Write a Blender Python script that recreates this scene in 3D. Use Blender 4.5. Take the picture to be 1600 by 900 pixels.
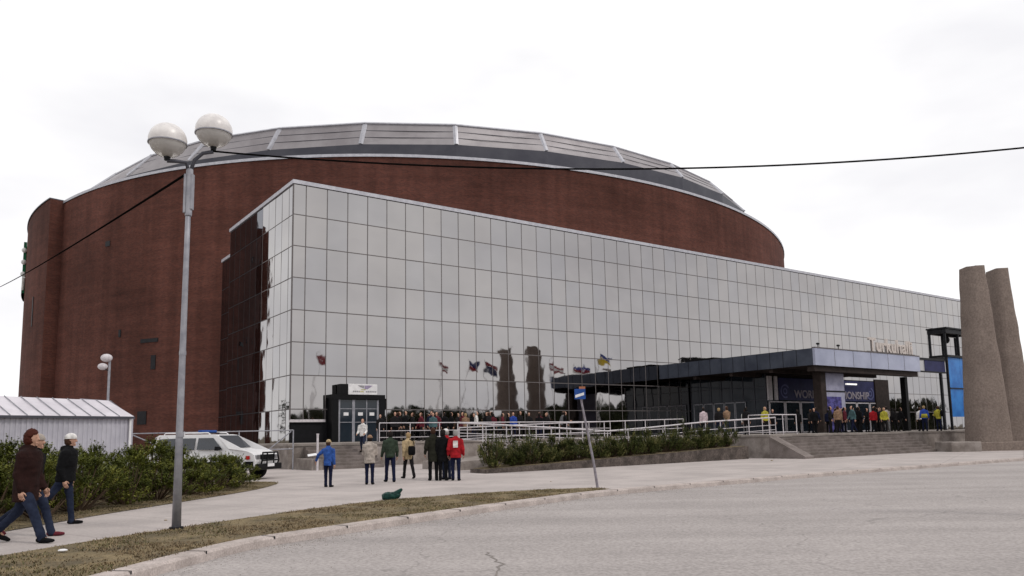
import bpy, bmesh, math, random
from mathutils import Vector, Matrix, noise
R = math.radians
rnd = random.Random(7)
scene = bpy.context.scene
for o in list(bpy.data.objects): bpy.data.objects.remove(o)
COL = scene.collection

# ------------------------------------------------------------------ camera
EYE = 1.55
FPX = 1211.0
pitch = math.atan(147 / FPX); roll = .0183
fw = Vector((0, math.cos(pitch), math.sin(pitch)))
up0 = Vector((0, -math.sin(pitch), math.cos(pitch))); rt0 = Vector((1, 0, 0))
rt = math.cos(roll) * rt0 - math.sin(roll) * up0
up = math.cos(roll) * up0 + math.sin(roll) * rt0
cam = bpy.data.cameras.new('camera'); camo = bpy.data.objects.new('camera', cam); COL.objects.link(camo)
M = Matrix((rt, up, -fw)).transposed().to_4x4(); M.translation = Vector((0, 0, EYE))
camo.matrix_world = M
cam.sensor_width = 36; cam.lens = FPX / 1600 * 36
cam.shift_y = (533 - 450) / 1600
cam.clip_start = .1; cam.clip_end = 6000
scene.camera = camo

# ------------------------------------------------------------------ sky, sun, exposure
SUN_EL, SUN_AZ = 48, 120          # azimuth measured clockwise from the view direction
w = bpy.data.worlds.new("World"); scene.world = w; w.use_nodes = True
nt = w.node_tree; nt.nodes.clear()
N = nt.nodes.new; L = nt.links.new
wo = N('ShaderNodeOutputWorld'); bg = N('ShaderNodeBackground'); bg.inputs['Strength'].default_value = .1
sky = N('ShaderNodeTexSky'); sky.sky_type = 'NISHITA'; sky.sun_disc = False
sky.sun_elevation = R(SUN_EL); sky.sun_rotation = R(SUN_AZ)
hs = N('ShaderNodeHueSaturation'); hs.inputs['Saturation'].default_value = .12; hs.inputs['Value'].default_value = 1.0
tc = N('ShaderNodeTexCoord'); mp = N('ShaderNodeMapping'); mp.inputs['Scale'].default_value = (1, 1, 2.6)
nz = N('ShaderNodeTexNoise'); nz.inputs['Scale'].default_value = 2.1; nz.inputs['Detail'].default_value = 5; nz.inputs['Roughness'].default_value = .5
cr = N('ShaderNodeValToRGB')
cr.color_ramp.elements[0].position = .34; cr.color_ramp.elements[0].color = (9.0, 8.95, 9.35, 1)
cr.color_ramp.elements[1].position = .60; cr.color_ramp.elements[1].color = (11.6, 11.5, 11.5, 1)
mx = N('ShaderNodeMix'); mx.data_type = 'RGBA'; mx.inputs[0].default_value = .93
L(tc.outputs['Generated'], mp.inputs['Vector']); L(mp.outputs[0], nz.inputs['Vector']); 
dp = N('ShaderNodeVectorMath'); dp.operation = 'DOT_PRODUCT'; dp.inputs[1].default_value = (.95, -.30, .1)
mrg = N('ShaderNodeMapRange'); mrg.inputs[1].default_value = .35; mrg.inputs[2].default_value = .95; mrg.inputs[3].default_value = .05; mrg.inputs[4].default_value = -.035
adn = N('ShaderNodeMath'); adn.operation = 'ADD'
L(tc.outputs['Generated'], dp.inputs[0]); L(dp.outputs['Value'], mrg.inputs[0]); L(mrg.outputs[0], adn.inputs[0]); L(nz.outputs['Fac'], adn.inputs[1]); L(adn.outputs[0], cr.inputs[0])
L(sky.outputs[0], hs.inputs['Color']); L(hs.outputs[0], mx.inputs[6]); L(cr.outputs[0], mx.inputs[7])
L(mx.outputs[2], bg.inputs['Color']); L(bg.outputs[0], wo.inputs['Surface'])
sun = bpy.data.lights.new('sun', 'SUN'); sun.energy = 1.1; sun.angle = R(10); sun.color = (1, .95, .88)
so = bpy.data.objects.new('sun', sun); COL.objects.link(so)
sd = Vector((math.sin(R(SUN_AZ)) * math.cos(R(SUN_EL)), math.cos(R(SUN_AZ)) * math.cos(R(SUN_EL)), math.sin(R(SUN_EL))))
so.rotation_euler = sd.to_track_quat('Z', 'Y').to_euler(); so.location = (30, -30, 60)
vs = scene.view_settings; vs.view_transform = 'Standard'; vs.look = 'None'; vs.exposure = 0; vs.gamma = 1; vs.use_curve_mapping = False
scene.render.engine = 'CYCLES'; scene.cycles.max_bounces = 6

# ------------------------------------------------------------------ materials
def mat(name, c1, c2=None, scale=3., rough=.75, metal=0., detail=5., bump=0., bscale=None, lo=.38, hi=.62, coord='Object', spec=.13, speck=0., sscale=150.):
    m = bpy.data.materials.get(name)
    if m: return m
    m = bpy.data.materials.new(name); m.use_nodes = True; t = m.node_tree; b = t.nodes['Principled BSDF']
    b.inputs['Roughness'].default_value = rough; b.inputs['Metallic'].default_value = metal
    b.inputs['Specular IOR Level'].default_value = spec
    if c2 is None: c2 = tuple(x * .8 for x in c1)
    co = t.nodes.new('ShaderNodeTexCoord') if coord != 'World' else t.nodes.new('ShaderNodeNewGeometry')
    out = co.outputs['Position'] if coord == 'World' else co.outputs[coord]
    n = t.nodes.new('ShaderNodeTexNoise'); n.inputs['Scale'].default_value = scale; n.inputs['Detail'].default_value = detail
    n.inputs['Roughness'].default_value = .62
    r = t.nodes.new('ShaderNodeValToRGB'); r.color_ramp.elements[0].position = lo; r.color_ramp.elements[1].position = hi
    r.color_ramp.elements[0].color = (*c2, 1); r.color_ramp.elements[1].color = (*c1, 1)
    t.links.new(out, n.inputs['Vector']); t.links.new(n.outputs['Fac'], r.inputs[0])
    last = r.outputs[0]
    if speck:
        n2 = t.nodes.new('ShaderNodeTexNoise'); n2.inputs['Scale'].default_value = sscale; n2.inputs['Detail'].default_value = 2
        r2 = t.nodes.new('ShaderNodeMapRange'); r2.inputs[1].default_value = .3; r2.inputs[2].default_value = .7
        r2.inputs[3].default_value = 1 - speck; r2.inputs[4].default_value = 1 + speck
        mu = t.nodes.new('ShaderNodeVectorMath'); mu.operation = 'SCALE'
        t.links.new(out, n2.inputs['Vector']); t.links.new(n2.outputs['Fac'], r2.inputs[0])
        t.links.new(last, mu.inputs[0]); t.links.new(r2.outputs[0], mu.inputs['Scale']); last = mu.outputs[0]
    t.links.new(last, b.inputs['Base Color'])
    if bump:
        n3 = t.nodes.new('ShaderNodeTexNoise'); n3.inputs['Scale'].default_value = bscale or scale * 6; n3.inputs['Detail'].default_value = 4
        bp = t.nodes.new('ShaderNodeBump'); bp.inputs['Strength'].default_value = bump; bp.inputs['Distance'].default_value = .02
        t.links.new(out, n3.inputs['Vector']); t.links.new(n3.outputs['Fac'], bp.inputs['Height']); t.links.new(bp.outputs[0], b.inputs['Normal'])
    return m

def node(m, kind, **kw):
    n = m.node_tree.nodes.new(kind)
    for k, v in kw.items(): n.inputs[k].default_value = v
    return n

def glass_mat(name, tint, wav=.012):
    m = mat(name, tint, tuple(x * .93 for x in tint), scale=.25, rough=.03, metal=1., detail=2)
    t = m.node_tree; b = t.nodes['Principled BSDF']
    tc = t.nodes.new('ShaderNodeTexCoord')
    n = node(m, 'ShaderNodeTexNoise', Scale=.55, Detail=1.5)
    bp = node(m, 'ShaderNodeBump', Strength=1., Distance=wav)
    t.links.new(tc.outputs['Object'], n.inputs['Vector']); t.links.new(n.outputs['Fac'], bp.inputs['Height']); t.links.new(bp.outputs[0], b.inputs['Normal'])
    return m

GL = [glass_mat('mirror_glass_a', (.366, .352, .350)), glass_mat('mirror_glass_b', (.358, .347, .350)), glass_mat('mirror_glass_c', (.374, .357, .352))]
M_dark = mat('dark_frame', (.018, .018, .021), (.012, .012, .014), rough=.5)
M_mull = mat('mullion', (.15, .135, .135), rough=.6, metal=.1)
GD = glass_mat('mirror_glass_dark_reflection', (.085, .09, .115))  # dark drum reflection painted in: same glass, darkened for the rear side panes
M_flash = mat('parapet_metal', (.50, .50, .54), (.40, .40, .44), rough=.4, metal=.2)
M_white = mat('white_paint', (.78, .77, .78), (.66, .65, .66), rough=.5)
M_rail = mat('rail_paint', (.62, .58, .60), (.48, .45, .47), rough=.5, scale=8)
M_galv = mat('galvanised_steel', (.36, .36, .39), (.22, .22, .25), scale=5, rough=.5, metal=.35, lo=.3, hi=.7)
M_black = mat('black_steel', (.007, .007, .008), rough=.5)
M_soffit = mat('brown_soffit', (.04, .029, .026), (.025, .019, .017), rough=.7)
M_darkglass = mat('lobby_glass', (.022, .030, .040), (.014, .020, .028), scale=.5, rough=.05, metal=.0, spec=.45)
M_interior = mat('dark_interior', (.012, .012, .014), rough=.9)
M_conc = mat('weathered_concrete', (.30, .265, .245), (.17, .145, .13), scale=1.1, rough=.9, bump=.3, speck=.15, sscale=30, coord='World')
M_step = mat('step_concrete', (.20, .17, .16), (.13, .11, .10), scale=1.5, rough=.9, bump=.2, speck=.15, sscale=30, coord='World')
M_terr = mat('terrace_paving', (.27, .24, .22), (.19, .165, .15), scale=.8, rough=.9, speck=.12, sscale=20, coord='World')
M_granite = mat('rough_granite', (.23, .185, .16), (.165, .132, .115), scale=.5, rough=.92, bump=.5, bscale=14, speck=.20, sscale=9, detail=8, lo=.25, hi=.75)
M_roof = mat('roof_metal', (.33, .31, .32), (.26, .24, .25), scale=.35, rough=.42, metal=.4)
M_fascia = mat('roof_band', (.085, .085, .10), (.065, .065, .08), scale=.4, rough=.45, metal=.3)

def brick_mat():
    m = bpy.data.materials.new('red_brick'); m.use_nodes = True; t = m.node_tree; b = t.nodes['Principled BSDF']
    uv = t.nodes.new('ShaderNodeUVMap'); uv.uv_map = 'UVMap'
    br = t.nodes.new('ShaderNodeTexBrick')
    br.inputs['Color1'].default_value = (.112, .038, .027, 1); br.inputs['Color2'].default_value = (.070, .026, .020, 1)
    br.inputs['Mortar'].default_value = (.10, .06, .05, 1); br.inputs['Scale'].default_value = 1
    br.inputs['Brick Width'].default_value = .27; br.inputs['Row Height'].default_value = .085; br.inputs['Mortar Size'].default_value = .008
    n = node(m, 'ShaderNodeTexNoise', Scale=.09, Detail=6., Roughness=.6)
    n2 = node(m, 'ShaderNodeTexNoise', Scale=.8, Detail=5., Roughness=.7)
    mp = t.nodes.new('ShaderNodeMapping'); mp.inputs['Scale'].default_value = (.22, 1.9, 1)
    r1 = t.nodes.new('ShaderNodeMapRange'); r1.inputs[1].default_value = .35; r1.inputs[2].default_value = .65; r1.inputs[3].default_value = .72; r1.inputs[4].default_value = 1.32
    r2 = t.nodes.new('ShaderNodeMapRange'); r2.inputs[1].default_value = .3; r2.inputs[2].default_value = .7; r2.inputs[3].default_value = .80; r2.inputs[4].default_value = 1.2
    mu = t.nodes.new('ShaderNodeMath'); mu.operation = 'MULTIPLY'; sc = t.nodes.new('ShaderNodeVectorMath'); sc.operation = 'SCALE'
    l = t.links.new
    l(uv.outputs[0], br.inputs['Vector']); l(uv.outputs[0], n.inputs['Vector']); l(uv.outputs[0], mp.inputs['Vector']); l(mp.outputs[0], n2.inputs['Vector'])
    l(n.outputs['Fac'], r1.inputs[0]); l(n2.outputs['Fac'], r2.inputs[0]); l(r1.outputs[0], mu.inputs[0]); l(r2.outputs[0], mu.inputs[1])
    mp3 = t.nodes.new('ShaderNodeMapping'); mp3.inputs['Scale'].default_value = (.9, .035, 1); n4 = node(m, 'ShaderNodeTexNoise', Scale=1., Detail=5.)
    r4 = t.nodes.new('ShaderNodeMapRange'); r4.inputs[1].default_value = .35; r4.inputs[2].default_value = .62; r4.inputs[3].default_value = .84; r4.inputs[4].default_value = 1.08
    mu4 = t.nodes.new('ShaderNodeMath'); mu4.operation = 'MULTIPLY'
    l(uv.outputs[0], mp3.inputs['Vector']); l(mp3.outputs[0], n4.inputs['Vector']); l(n4.outputs['Fac'], r4.inputs[0]); l(mu.outputs[0], mu4.inputs[0]); l(r4.outputs[0], mu4.inputs[1])
    l(br.outputs['Color'], sc.inputs[0]); l(mu4.outputs[0], sc.inputs['Scale']); l(sc.outputs[0], b.inputs['Base Color'])
    b.inputs['Roughness'].default_value = .9; b.inputs['Specular IOR Level'].default_value = .12
    return m
M_brick = brick_mat()

# ------------------------------------------------------------------ mesh builder
class MB:
    def __init__(s): s.v = []; s.f = []; s.mi = []; s.uv = {}
    def add(s, vs, fs, mi=0):
        b = len(s.v); s.v += [tuple(v) for v in vs]
        for f in fs: s.f.append([b + i for i in f]); s.mi.append(mi)
        return s
    def box(s, x0, x1, y0, y1, z0, z1, mi=0):
        if x0 > x1: x0, x1 = x1, x0
        if y0 > y1: y0, y1 = y1, y0
        if z0 > z1: z0, z1 = z1, z0
        return s.add([(x0, y0, z0), (x1, y0, z0), (x1, y1, z0), (x0, y1, z0), (x0, y0, z1), (x1, y0, z1), (x1, y1, z1), (x0, y1, z1)],
                     [(0, 3, 2, 1), (4, 5, 6, 7), (0, 1, 5, 4), (1, 2, 6, 5), (2, 3, 7, 6), (3, 0, 4, 7)], mi)
    def prism(s, poly, z0, z1, mi=0):
        n = len(poly)
        z0f = z0 if callable(z0) else (lambda x, y: z0)
        z1f = z1 if callable(z1) else (lambda x, y: z1)
        vs = [(x, y, z0f(x, y)) for x, y in poly] + [(x, y, z1f(x, y)) for x, y in poly]
        return s.add(vs, [list(range(n))[::-1], list(range(n, 2 * n))] + [(i, (i + 1) % n, n + (i + 1) % n, n + i) for i in range(n)], mi)
    def tube(s, pts, rad, n=10, cap=True, mi=0, rx=None):
        pts = [Vector(p) for p in pts]
        if not isinstance(rad, (list, tuple)): rad = [rad] * len(pts)
        vs = []; u = None
        for i, p in enumerate(pts):
            d = (pts[min(i + 1, len(pts) - 1)] - pts[max(i - 1, 0)]).normalized()
            if u is None: u = d.orthogonal().normalized() if abs(d.x) > .9 else (Vector((1, 0, 0)) - d * d.x).normalized()
            u = (u - d * u.dot(d)).normalized(); v = d.cross(u)
            r = rad[i]; r = r if isinstance(r, (tuple, list)) else (r, r)
            for k in range(n):
                a = 2 * math.pi * k / n; vs.append(p + u * (r[0] * math.cos(a)) + v * (r[1] * math.sin(a)))
        fs = []
        for i in range(len(pts) - 1):
            for k in range(n): fs.append((i * n + k, i * n + (k + 1) % n, (i + 1) * n + (k + 1) % n, (i + 1) * n + k))
        if cap: fs += [list(range(n))[::-1], list(range((len(pts) - 1) * n, len(pts) * n))]
        return s.add(vs, fs, mi)
    def ball(s, c, r, n=12, m=8, mi=0, lo=0., hi=1., fn=None):
        r = r if isinstance(r, (tuple, list)) else (r, r, r)
        vs = []; c = Vector(c)
        for j in range(m + 1):
            th = math.pi * (lo + (hi - lo) * j / m)
            for k in range(n):
                a = 2 * math.pi * k / n
                p = Vector((math.sin(th) * math.cos(a) * r[0], math.sin(th) * math.sin(a) * r[1], math.cos(th) * r[2]))
                if fn: p = fn(p)
                vs.append(c + p)
        fs = []
        for j in range(m):
            for k in range(n): fs.append((j * n + k, (j + 1) * n + k, (j + 1) * n + (k + 1) % n, j * n + (k + 1) % n))
        return s.add(vs, fs, mi)
    def build(s, name, mats, parent=None, smooth=False, bevel=0., weld=False):
        me = bpy.data.meshes.new(name); me.from_pydata(s.v, [], s.f)
        if not isinstance(mats, (list, tuple)): mats = [mats]
        for m in mats: me.materials.append(m)
        me.polygons.foreach_set('material_index', s.mi)
        if smooth: me.polygons.foreach_set('use_smooth', [True] * len(me.polygons))
        me.validate(); me.update()
        if weld:
            bm = bmesh.new(); bm.from_mesh(me); bmesh.ops.remove_doubles(bm, verts=bm.verts, dist=1e-4); bmesh.ops.recalc_face_normals(bm, faces=bm.faces); bm.to_mesh(me); bm.free()
        o = bpy.data.objects.new(name, me); COL.objects.link(o)
        if parent is not None: o.parent = parent
        if bevel:
            b = o.modifiers.new('bevel', 'BEVEL'); b.width = bevel; b.segments = 2; b.limit_method = 'ANGLE'
        return o

def tag(o, label=None, cat=None, group=None, kind=None):
    for k, v in (('label', label), ('category', cat), ('group', group), ('kind', kind)):
        if v: o[k] = v
    return o
def thing(name, label, cat, loc=(0, 0, 0), rz=0., group=None):
    o = bpy.data.objects.new(name, None); COL.objects.link(o); o.location = loc; o.rotation_euler = (0, 0, rz); o.empty_display_size = .2
    return tag(o, label, cat, group)
def copy_tree(o, parent=None):
    c = o.copy(); COL.objects.link(c); c.parent = parent
    for ch in o.children: copy_tree(ch, c)
    return c

# hall frame: t runs along the mirrored facade, off is the distance in front of it
C0 = Vector((-14.93, 52.0, 0)); U = Vector((.81219, .58339, 0)); NN = Vector((.58339, -.81219, 0))
ANG = math.atan2(U.y, U.x)
def W(t, off, z=0.): return C0 + U * t + NN * off + Vector((0, 0, z))
PL = 1.3                                   # terrace level

# ------------------------------------------------------------------ ground, road, pavement
M_ground = mat('dry_earth', (.16, .13, .09), (.10, .085, .06), scale=.3, rough=.95, coord='World')
def big_sheet():
    mb = MB(); S = 3000
    mb.add([(-S, -S, -.16), (S, -S, -.16), (S, S, -.16), (-S, S, -.16)], [(0, 1, 2, 3)])
    return tag(mb.build('ground', M_ground), kind='structure')
big_sheet()

def asphalt():
    m = mat('asphalt', (.365, .333, .322), (.31, .283, .274), scale=.35, rough=.92, bump=.35, bscale=45, speck=.20, sscale=22, coord='World', lo=.3, hi=.7, detail=8)
    t = m.node_tree; b = t.nodes['Principled BSDF']; src = b.inputs['Base Color'].links[0].from_socket
    g = t.nodes.new('ShaderNodeNewGeometry')
    nz = node(m, 'ShaderNodeTexNoise', Scale=.8, Detail=3.)
    vm = t.nodes.new('ShaderNodeVectorMath'); vm.operation = 'MULTIPLY_ADD'; vm.inputs[1].default_value = (1.8, 1.8, 0)
    v = node(m, 'ShaderNodeTexVoronoi', Scale=.16); v.feature = 'DISTANCE_TO_EDGE'
    mr = t.nodes.new('ShaderNodeMapRange'); mr.inputs[1].default_value = .0; mr.inputs[2].default_value = .004; mr.inputs[3].default_value = .78; mr.inputs[4].default_value = 1
    # tyre-worn streaks running along the road
    mp = t.nodes.new('ShaderNodeMapping'); mp.inputs['Rotation'].default_value = (0, 0, R(-52)); mp.inputs['Scale'].default_value = (.05, .7, 1)
    st = node(m, 'ShaderNodeTexNoise', Scale=1., Detail=4.)
    m2 = t.nodes.new('ShaderNodeMapRange'); m2.inputs[1].default_value = .35; m2.inputs[2].default_value = .65; m2.inputs[3].default_value = .90; m2.inputs[4].default_value = 1.07
    mu = t.nodes.new('ShaderNodeMath'); mu.operation = 'MULTIPLY'; sc = t.nodes.new('ShaderNodeVectorMath'); sc.operation = 'SCALE'
    l = t.links.new
    l(g.outputs['Position'], nz.inputs['Vector']); l(nz.outputs['Color'], vm.inputs[0]); l(g.outputs['Position'], vm.inputs[2]); l(vm.outputs[0], v.inputs['Vector'])
    l(v.outputs['Distance'], mr.inputs[0]); l(g.outputs['Position'], mp.inputs['Vector']); l(mp.outputs[0], st.inputs['Vector']); l(st.outputs['Fac'], m2.inputs[0])
    l(mr.outputs[0], mu.inputs[0]); l(m2.outputs[0], mu.inputs[1]); l(src, sc.inputs[0]); l(mu.outputs[0], sc.inputs['Scale']); l(sc.outputs[0], b.inputs['Base Color'])
    return m
M_asph = asphalt()
def paving():
    m = mat('pavement_surface', (.45, .402, .385), (.365, .328, .315), scale=.5, rough=.92, bump=.2, bscale=30, speck=.10, sscale=18, coord='World', detail=8)
    t = m.node_tree; b = t.nodes['Principled BSDF']; src = b.inputs['Base Color'].links[0].from_socket
    g = t.nodes.new('ShaderNodeNewGeometry'); mp = t.nodes.new('ShaderNodeMapping'); mp.inputs['Rotation'].default_value = (0, 0, R(-57))
    br = t.nodes.new('ShaderNodeTexBrick'); br.offset = 0
    br.inputs['Color1'].default_value = (1, 1, 1, 1); br.inputs['Color2'].default_value = (.93, .93, .93, 1); br.inputs['Mortar'].default_value = (.72, .72, .72, 1)
    br.inputs['Scale'].default_value = 1; br.inputs['Brick Width'].default_value = 2.4; br.inputs['Row Height'].default_value = 3.; br.inputs['Mortar Size'].default_value = .018
    mm = t.nodes.new('ShaderNodeVectorMath'); mm.operation = 'MULTIPLY'
    l = t.links.new
    l(g.outputs['Position'], mp.inputs['Vector']); l(mp.outputs[0], br.inputs['Vector']); l(src, mm.inputs[0]); l(br.outputs['Color'], mm.inputs[1]); l(mm.outputs[0], b.inputs['Base Color'])
    return m
M_pave = paving()
M_kerb = mat('kerb_granite', (.46, .40, .375), (.33, .285, .265), scale=1.8, rough=.9, speck=.2, sscale=40, coord='World')

# kerb line, road side first (world x, y)
KERB = [(-6.2, -40), (-5.8, -10), (-5.4, 0), (-5.15, 4), (-4.9, 7.5), (-4.62, 9.6), (-4.1, 12.1), (-3.35, 13.4), (-2.5, 14.7), (-1.5, 16.15), (-.4, 17.65), (.8, 19.3), (2.1, 20.9), (3.8, 22.5), (5.7, 24), (8.5, 26.2), (11.5, 28.5), (17.1, 32.6), (24.6, 37.9), (40, 48.5), (80, 77), (160, 132)]
def smooth_line(pts, k=4):
    out = []
    for i in range(len(pts) - 1):
        p0 = Vector(pts[max(i - 1, 0)]); p1 = Vector(pts[i]); p2 = Vector(pts[i + 1]); p3 = Vector(pts[min(i + 2, len(pts) - 1)])
        for j in range(k):
            t = j / k
            out.append(tuple(.5 * ((2 * p1) + (p2 - p0) * t + (2 * p0 - 5 * p1 + 4 * p2 - p3) * t * t + (3 * p1 - p0 - 3 * p2 + p3) * t ** 3)))
    out.append(tuple(pts[-1])); return out
KL = smooth_line(KERB)
def offset_line(line, d):
    out = []
    for i, p in enumerate(line):
        a = Vector(line[max(i - 1, 0)]); b = Vector(line[min(i + 1, len(line) - 1)]); t = (b - a).normalized()
        out.append((p[0] - t.y * d, p[1] + t.x * d))
    return out
KIN = offset_line(KL, .30)
# road: everything right of the kerb
mb = MB(); n = len(KL)
far = [(200, y) for x, y in KL]
for i in range(n - 1):
    a, b = KL[i], KL[i + 1]
    mb.add([(a[0] - .2, a[1], -.12), (max(a[0] + 60, 60), a[1] - 40, -.12), (max(b[0] + 60, 60), b[1] - 40, -.12), (b[0] - .2, b[1], -.12)], [(0, 1, 2, 3)])
road = tag(mb.build('road', M_asph, weld=True), kind='structure')
# pavement slab: left of kerb
mb = MB()
for i in range(n - 1):
    a, b = KIN[i], KIN[i + 1]
    mb.add([(-120, a[1] if a[1] < 100 else a[1], 0), (a[0] + .01, a[1], 0), (b[0] + .01, b[1], 0), (-120, b[1], 0)], [(0, 1, 2, 3)])
tag(mb.build('pavement', M_pave, weld=True), kind='structure')
# kerb: one band of stones with joints, rounded arris
mb = MB()
prof = [(-.02, -.16), (0, -.02), (.03, .012), (.31, .014), (.32, -.16)]
ring = [offset_line(KL, d) for d, z in prof]
acc = 0; last = 0
for i in range(n - 1):
    for q in range(len(prof) - 1):
        z0, z1 = prof[q][1], prof[q + 1][1]
        mb.add([(*ring[q][i], z0), (*ring[q][i + 1], z0), (*ring[q + 1][i + 1], z1), (*ring[q + 1][i], z1)], [(0, 1, 2, 3)])
# joints as thin dark slots standing a hair proud
step = 0
for i in range(n - 1):
    a = Vector(KL[i]); b = Vector(KL[i + 1]); L_ = (b - a).length; d = (b - a).normalized(); nrm = Vector((-d.y, d.x))
    if a.y > 60: break
    s = step
    while s < L_:
        p = a + d * s; g = .028
        mb.add([(*(p + nrm * -.003), -.11), (*(p + d * g + nrm * -.003), -.11), (*(p + d * g + nrm * .0), .017), (*(p), .017),
                (*(p + nrm * .312), .017), (*(p + d * g + nrm * .312), .017)], [(0, 1, 2, 3), (3, 2, 5, 4)], 1)
        s += 1.6
    step = s - L_
tag(mb.build('kerb', [M_kerb, M_dark]), kind='structure')

# verge between pavement and kerb, and planting bed on the left
M_verge = mat('verge_soil', (.20, .155, .09), (.105, .085, .055), scale=1.6, rough=.95, bump=.6, bscale=20, speck=.3, sscale=30, coord='World', detail=8)
vin = [p for p in offset_line(KL, .31) if 2 < p[1] < 21.6]
vout = smooth_line([(2.6, 21.9), (2.1, 22.6), (-.1, 21.9), (-1.6, 20.9), (-3.9, 18.6), (-6.1, 14.1), (-7.25, 10.9), (-8.3, 6), (-8.6, 2)], 5)
verge_poly = vin + vout
BED = smooth_line([(-11, 3), (-9.6, 9.5), (-9.15, 13.8), (-8.95, 17), (-8.45, 21), (-8.1, 24.7), (-8.5, 28.2), (-9.6, 29.3)], 4) + [(-40, 29.4), (-40, 3)]
def sheet(name, poly, z, m, kind='structure'):
    bm = bmesh.new(); vs = [bm.verts.new((x, y, z)) for x, y in poly]; bm.faces.new(vs)
    bmesh.ops.triangulate(bm, faces=bm.faces); bmesh.ops.recalc_face_normals(bm, faces=bm.faces)
    me = bpy.data.meshes.new(name); bm.to_mesh(me); bm.free(); me.materials.append(m)
    if len(me.polygons) and me.polygons[0].normal.z < 0: me.flip_normals()
    o = bpy.data.objects.new(name, me); COL.objects.link(o); return tag(o, kind=kind)
sheet('verge', verge_poly, .012, M_verge); sheet('planting_bed', BED, .014, M_verge)

def inside(x, y, poly):
    c = False; j = len(poly) - 1
    for i in range(len(poly)):
        if (poly[i][1] > y) != (poly[j][1] > y) and x < (poly[j][0] - poly[i][0]) * (y - poly[i][1]) / (poly[j][1] - poly[i][1]) + poly[i][0]: c = not c
        j = i
    return c
M_straw = [mat('straw_grass', (.25, .19, .11), (.16, .12, .075), scale=2, rough=.9, coord='World'),
           mat('olive_grass', (.13, .12, .055), (.09, .085, .04), scale=2, rough=.9, coord='World'),
           mat('brown_grass', (.17, .12, .07), (.11, .08, .05), scale=2, rough=.9, coord='World')]
def blades(poly, box, count, hmin, hmax, seed, accept=None):
    rr = random.Random(seed); mb = MB(); k = 0
    while k < count:
        x = rr.uniform(box[0], box[1]); y = rr.uniform(box[2], box[3])
        if accept and not accept(x, y): continue
        if not inside(x, y, poly): continue
        d = noise.noise(Vector((x * .9, y * .9, 3)))
        if d < -.06 and rr.random() < .8: k += .3; continue
        for _ in range(5):
            px, py = x + rr.gauss(0, .05), y + rr.gauss(0, .05)
            h = rr.uniform(hmin, hmax) * (1 + .6 * d); a = rr.uniform(0, 6.28); l = rr.uniform(.3, 1.6) * h; wd = rr.uniform(.006, .012)
            dx, dy = math.cos(a), math.sin(a)
            mb.add([(px - dy * wd, py + dx * wd, .01), (px + dy * wd, py - dx * wd, .01), (px + dx * l, py + dy * l, .01 + h)], [(0, 1, 2)],
                   0 if rr.random() < .62 else (1 if noise.noise(Vector((x * .4, y * .4, 9))) > -.05 else 2))
        k += 1
    return mb
tag(blades(verge_poly, (-9, 3.2, 6, 23), 6500, .012, .036, 1).build('grass', M_straw), 'short dry straw coloured grass on the verge beside the kerb', 'grass', kind='stuff')
tag(blades(BED, (-13, -8, 10, 29.4), 2600, .015, .045, 2, lambda x, y: x > -9.6 - .0 * y - .9).build('grass', M_straw), 'dry grass edging the bed under the pine shrubs', 'grass', kind='stuff')

# grit and dust gathered along the kerb, a few darker repair patches and cracks in the road
def grit():
    rr = random.Random(8); mb = MB()
    for i in range(3800):
        k = rr.randrange(14, 60); f = rr.random(); a, b_ = Vector(KL[k]), Vector(KL[k + 1]); p = a.lerp(b_, f)
        if p.y < 6 or p.y > 34: continue
        t = (b_ - a).normalized(); nr = Vector((t.y, -t.x)); d = .02 + abs(rr.gauss(0, .35)) if rr.random() < .8 else rr.uniform(0, 2.5)
        c = p + nr * d; q = rr.uniform(.003, .010); z = -.118
        pts = [(c.x + q * math.cos(an) * rr.uniform(.6, 1), c.y + q * math.sin(an) * rr.uniform(.6, 1), z) for an in (0, 1.3, 2.6, 3.9, 5.2)]
        mb.add(pts + [(c.x, c.y, z + q * .9)], [(0, 1, 5), (1, 2, 5), (2, 3, 5), (3, 4, 5), (4, 0, 5)], rr.randrange(2))
    return tag(mb.build('grit', [mat('grit_dark', (.14, .12, .10)), mat('grit_pale', (.36, .31, .28))]), 'loose grit and grains lying along the kerb foot', 'grit', kind='stuff')
grit()
M_patch = mat('asphalt_patch', (.33, .295, .285), (.28, .25, .24), scale=2, rough=.95, speck=.2, sscale=25, coord='World', bump=.3, bscale=40)
M_crack = mat('crack_fill', (.24, .215, .20), (.19, .17, .16), scale=6, rough=.9, coord='World')
def crack(pts, wd, seed):
    rr = random.Random(seed); mb = MB(); L_ = []
    for i in range(len(pts) - 1):
        a, b_ = Vector(pts[i]), Vector(pts[i + 1]); n_ = 10
        for k in range(n_): L_.append(a.lerp(b_, k / n_) + Vector((rr.gauss(0, .035), rr.gauss(0, .035))))
    vs = []
    for i, p in enumerate(L_):
        t = (L_[min(i + 1, len(L_) - 1)] - L_[max(i - 1, 0)]).normalized(); q = wd * rr.uniform(.3, 1)
        vs += [(p.x - t.y * q, p.y + t.x * q, -.116), (p.x + t.y * q, p.y - t.x * q, -.116)]
    mb.add(vs, [(2 * i, 2 * i + 1, 2 * i + 3, 2 * i + 2) for i in range(len(L_) - 1)])
    return tag(mb.build('road_crack', M_crack), kind='structure')
crack([(-.35, 7.2), (-.28, 8.6), (-.22, 10.4), (-.45, 11.6)], .022, 1)
crack([(6.2, 9.2), (8.6, 11.2), (9.8, 13.8)], .008, 2)
def patch(poly): 
    return tag(sheet('road_patch', poly, -.1165, M_patch), kind='structure')
patch([(-.9, 8.6), (-.2, 8.7), (-.15, 9.2), (-.95, 9.15)])
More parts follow.
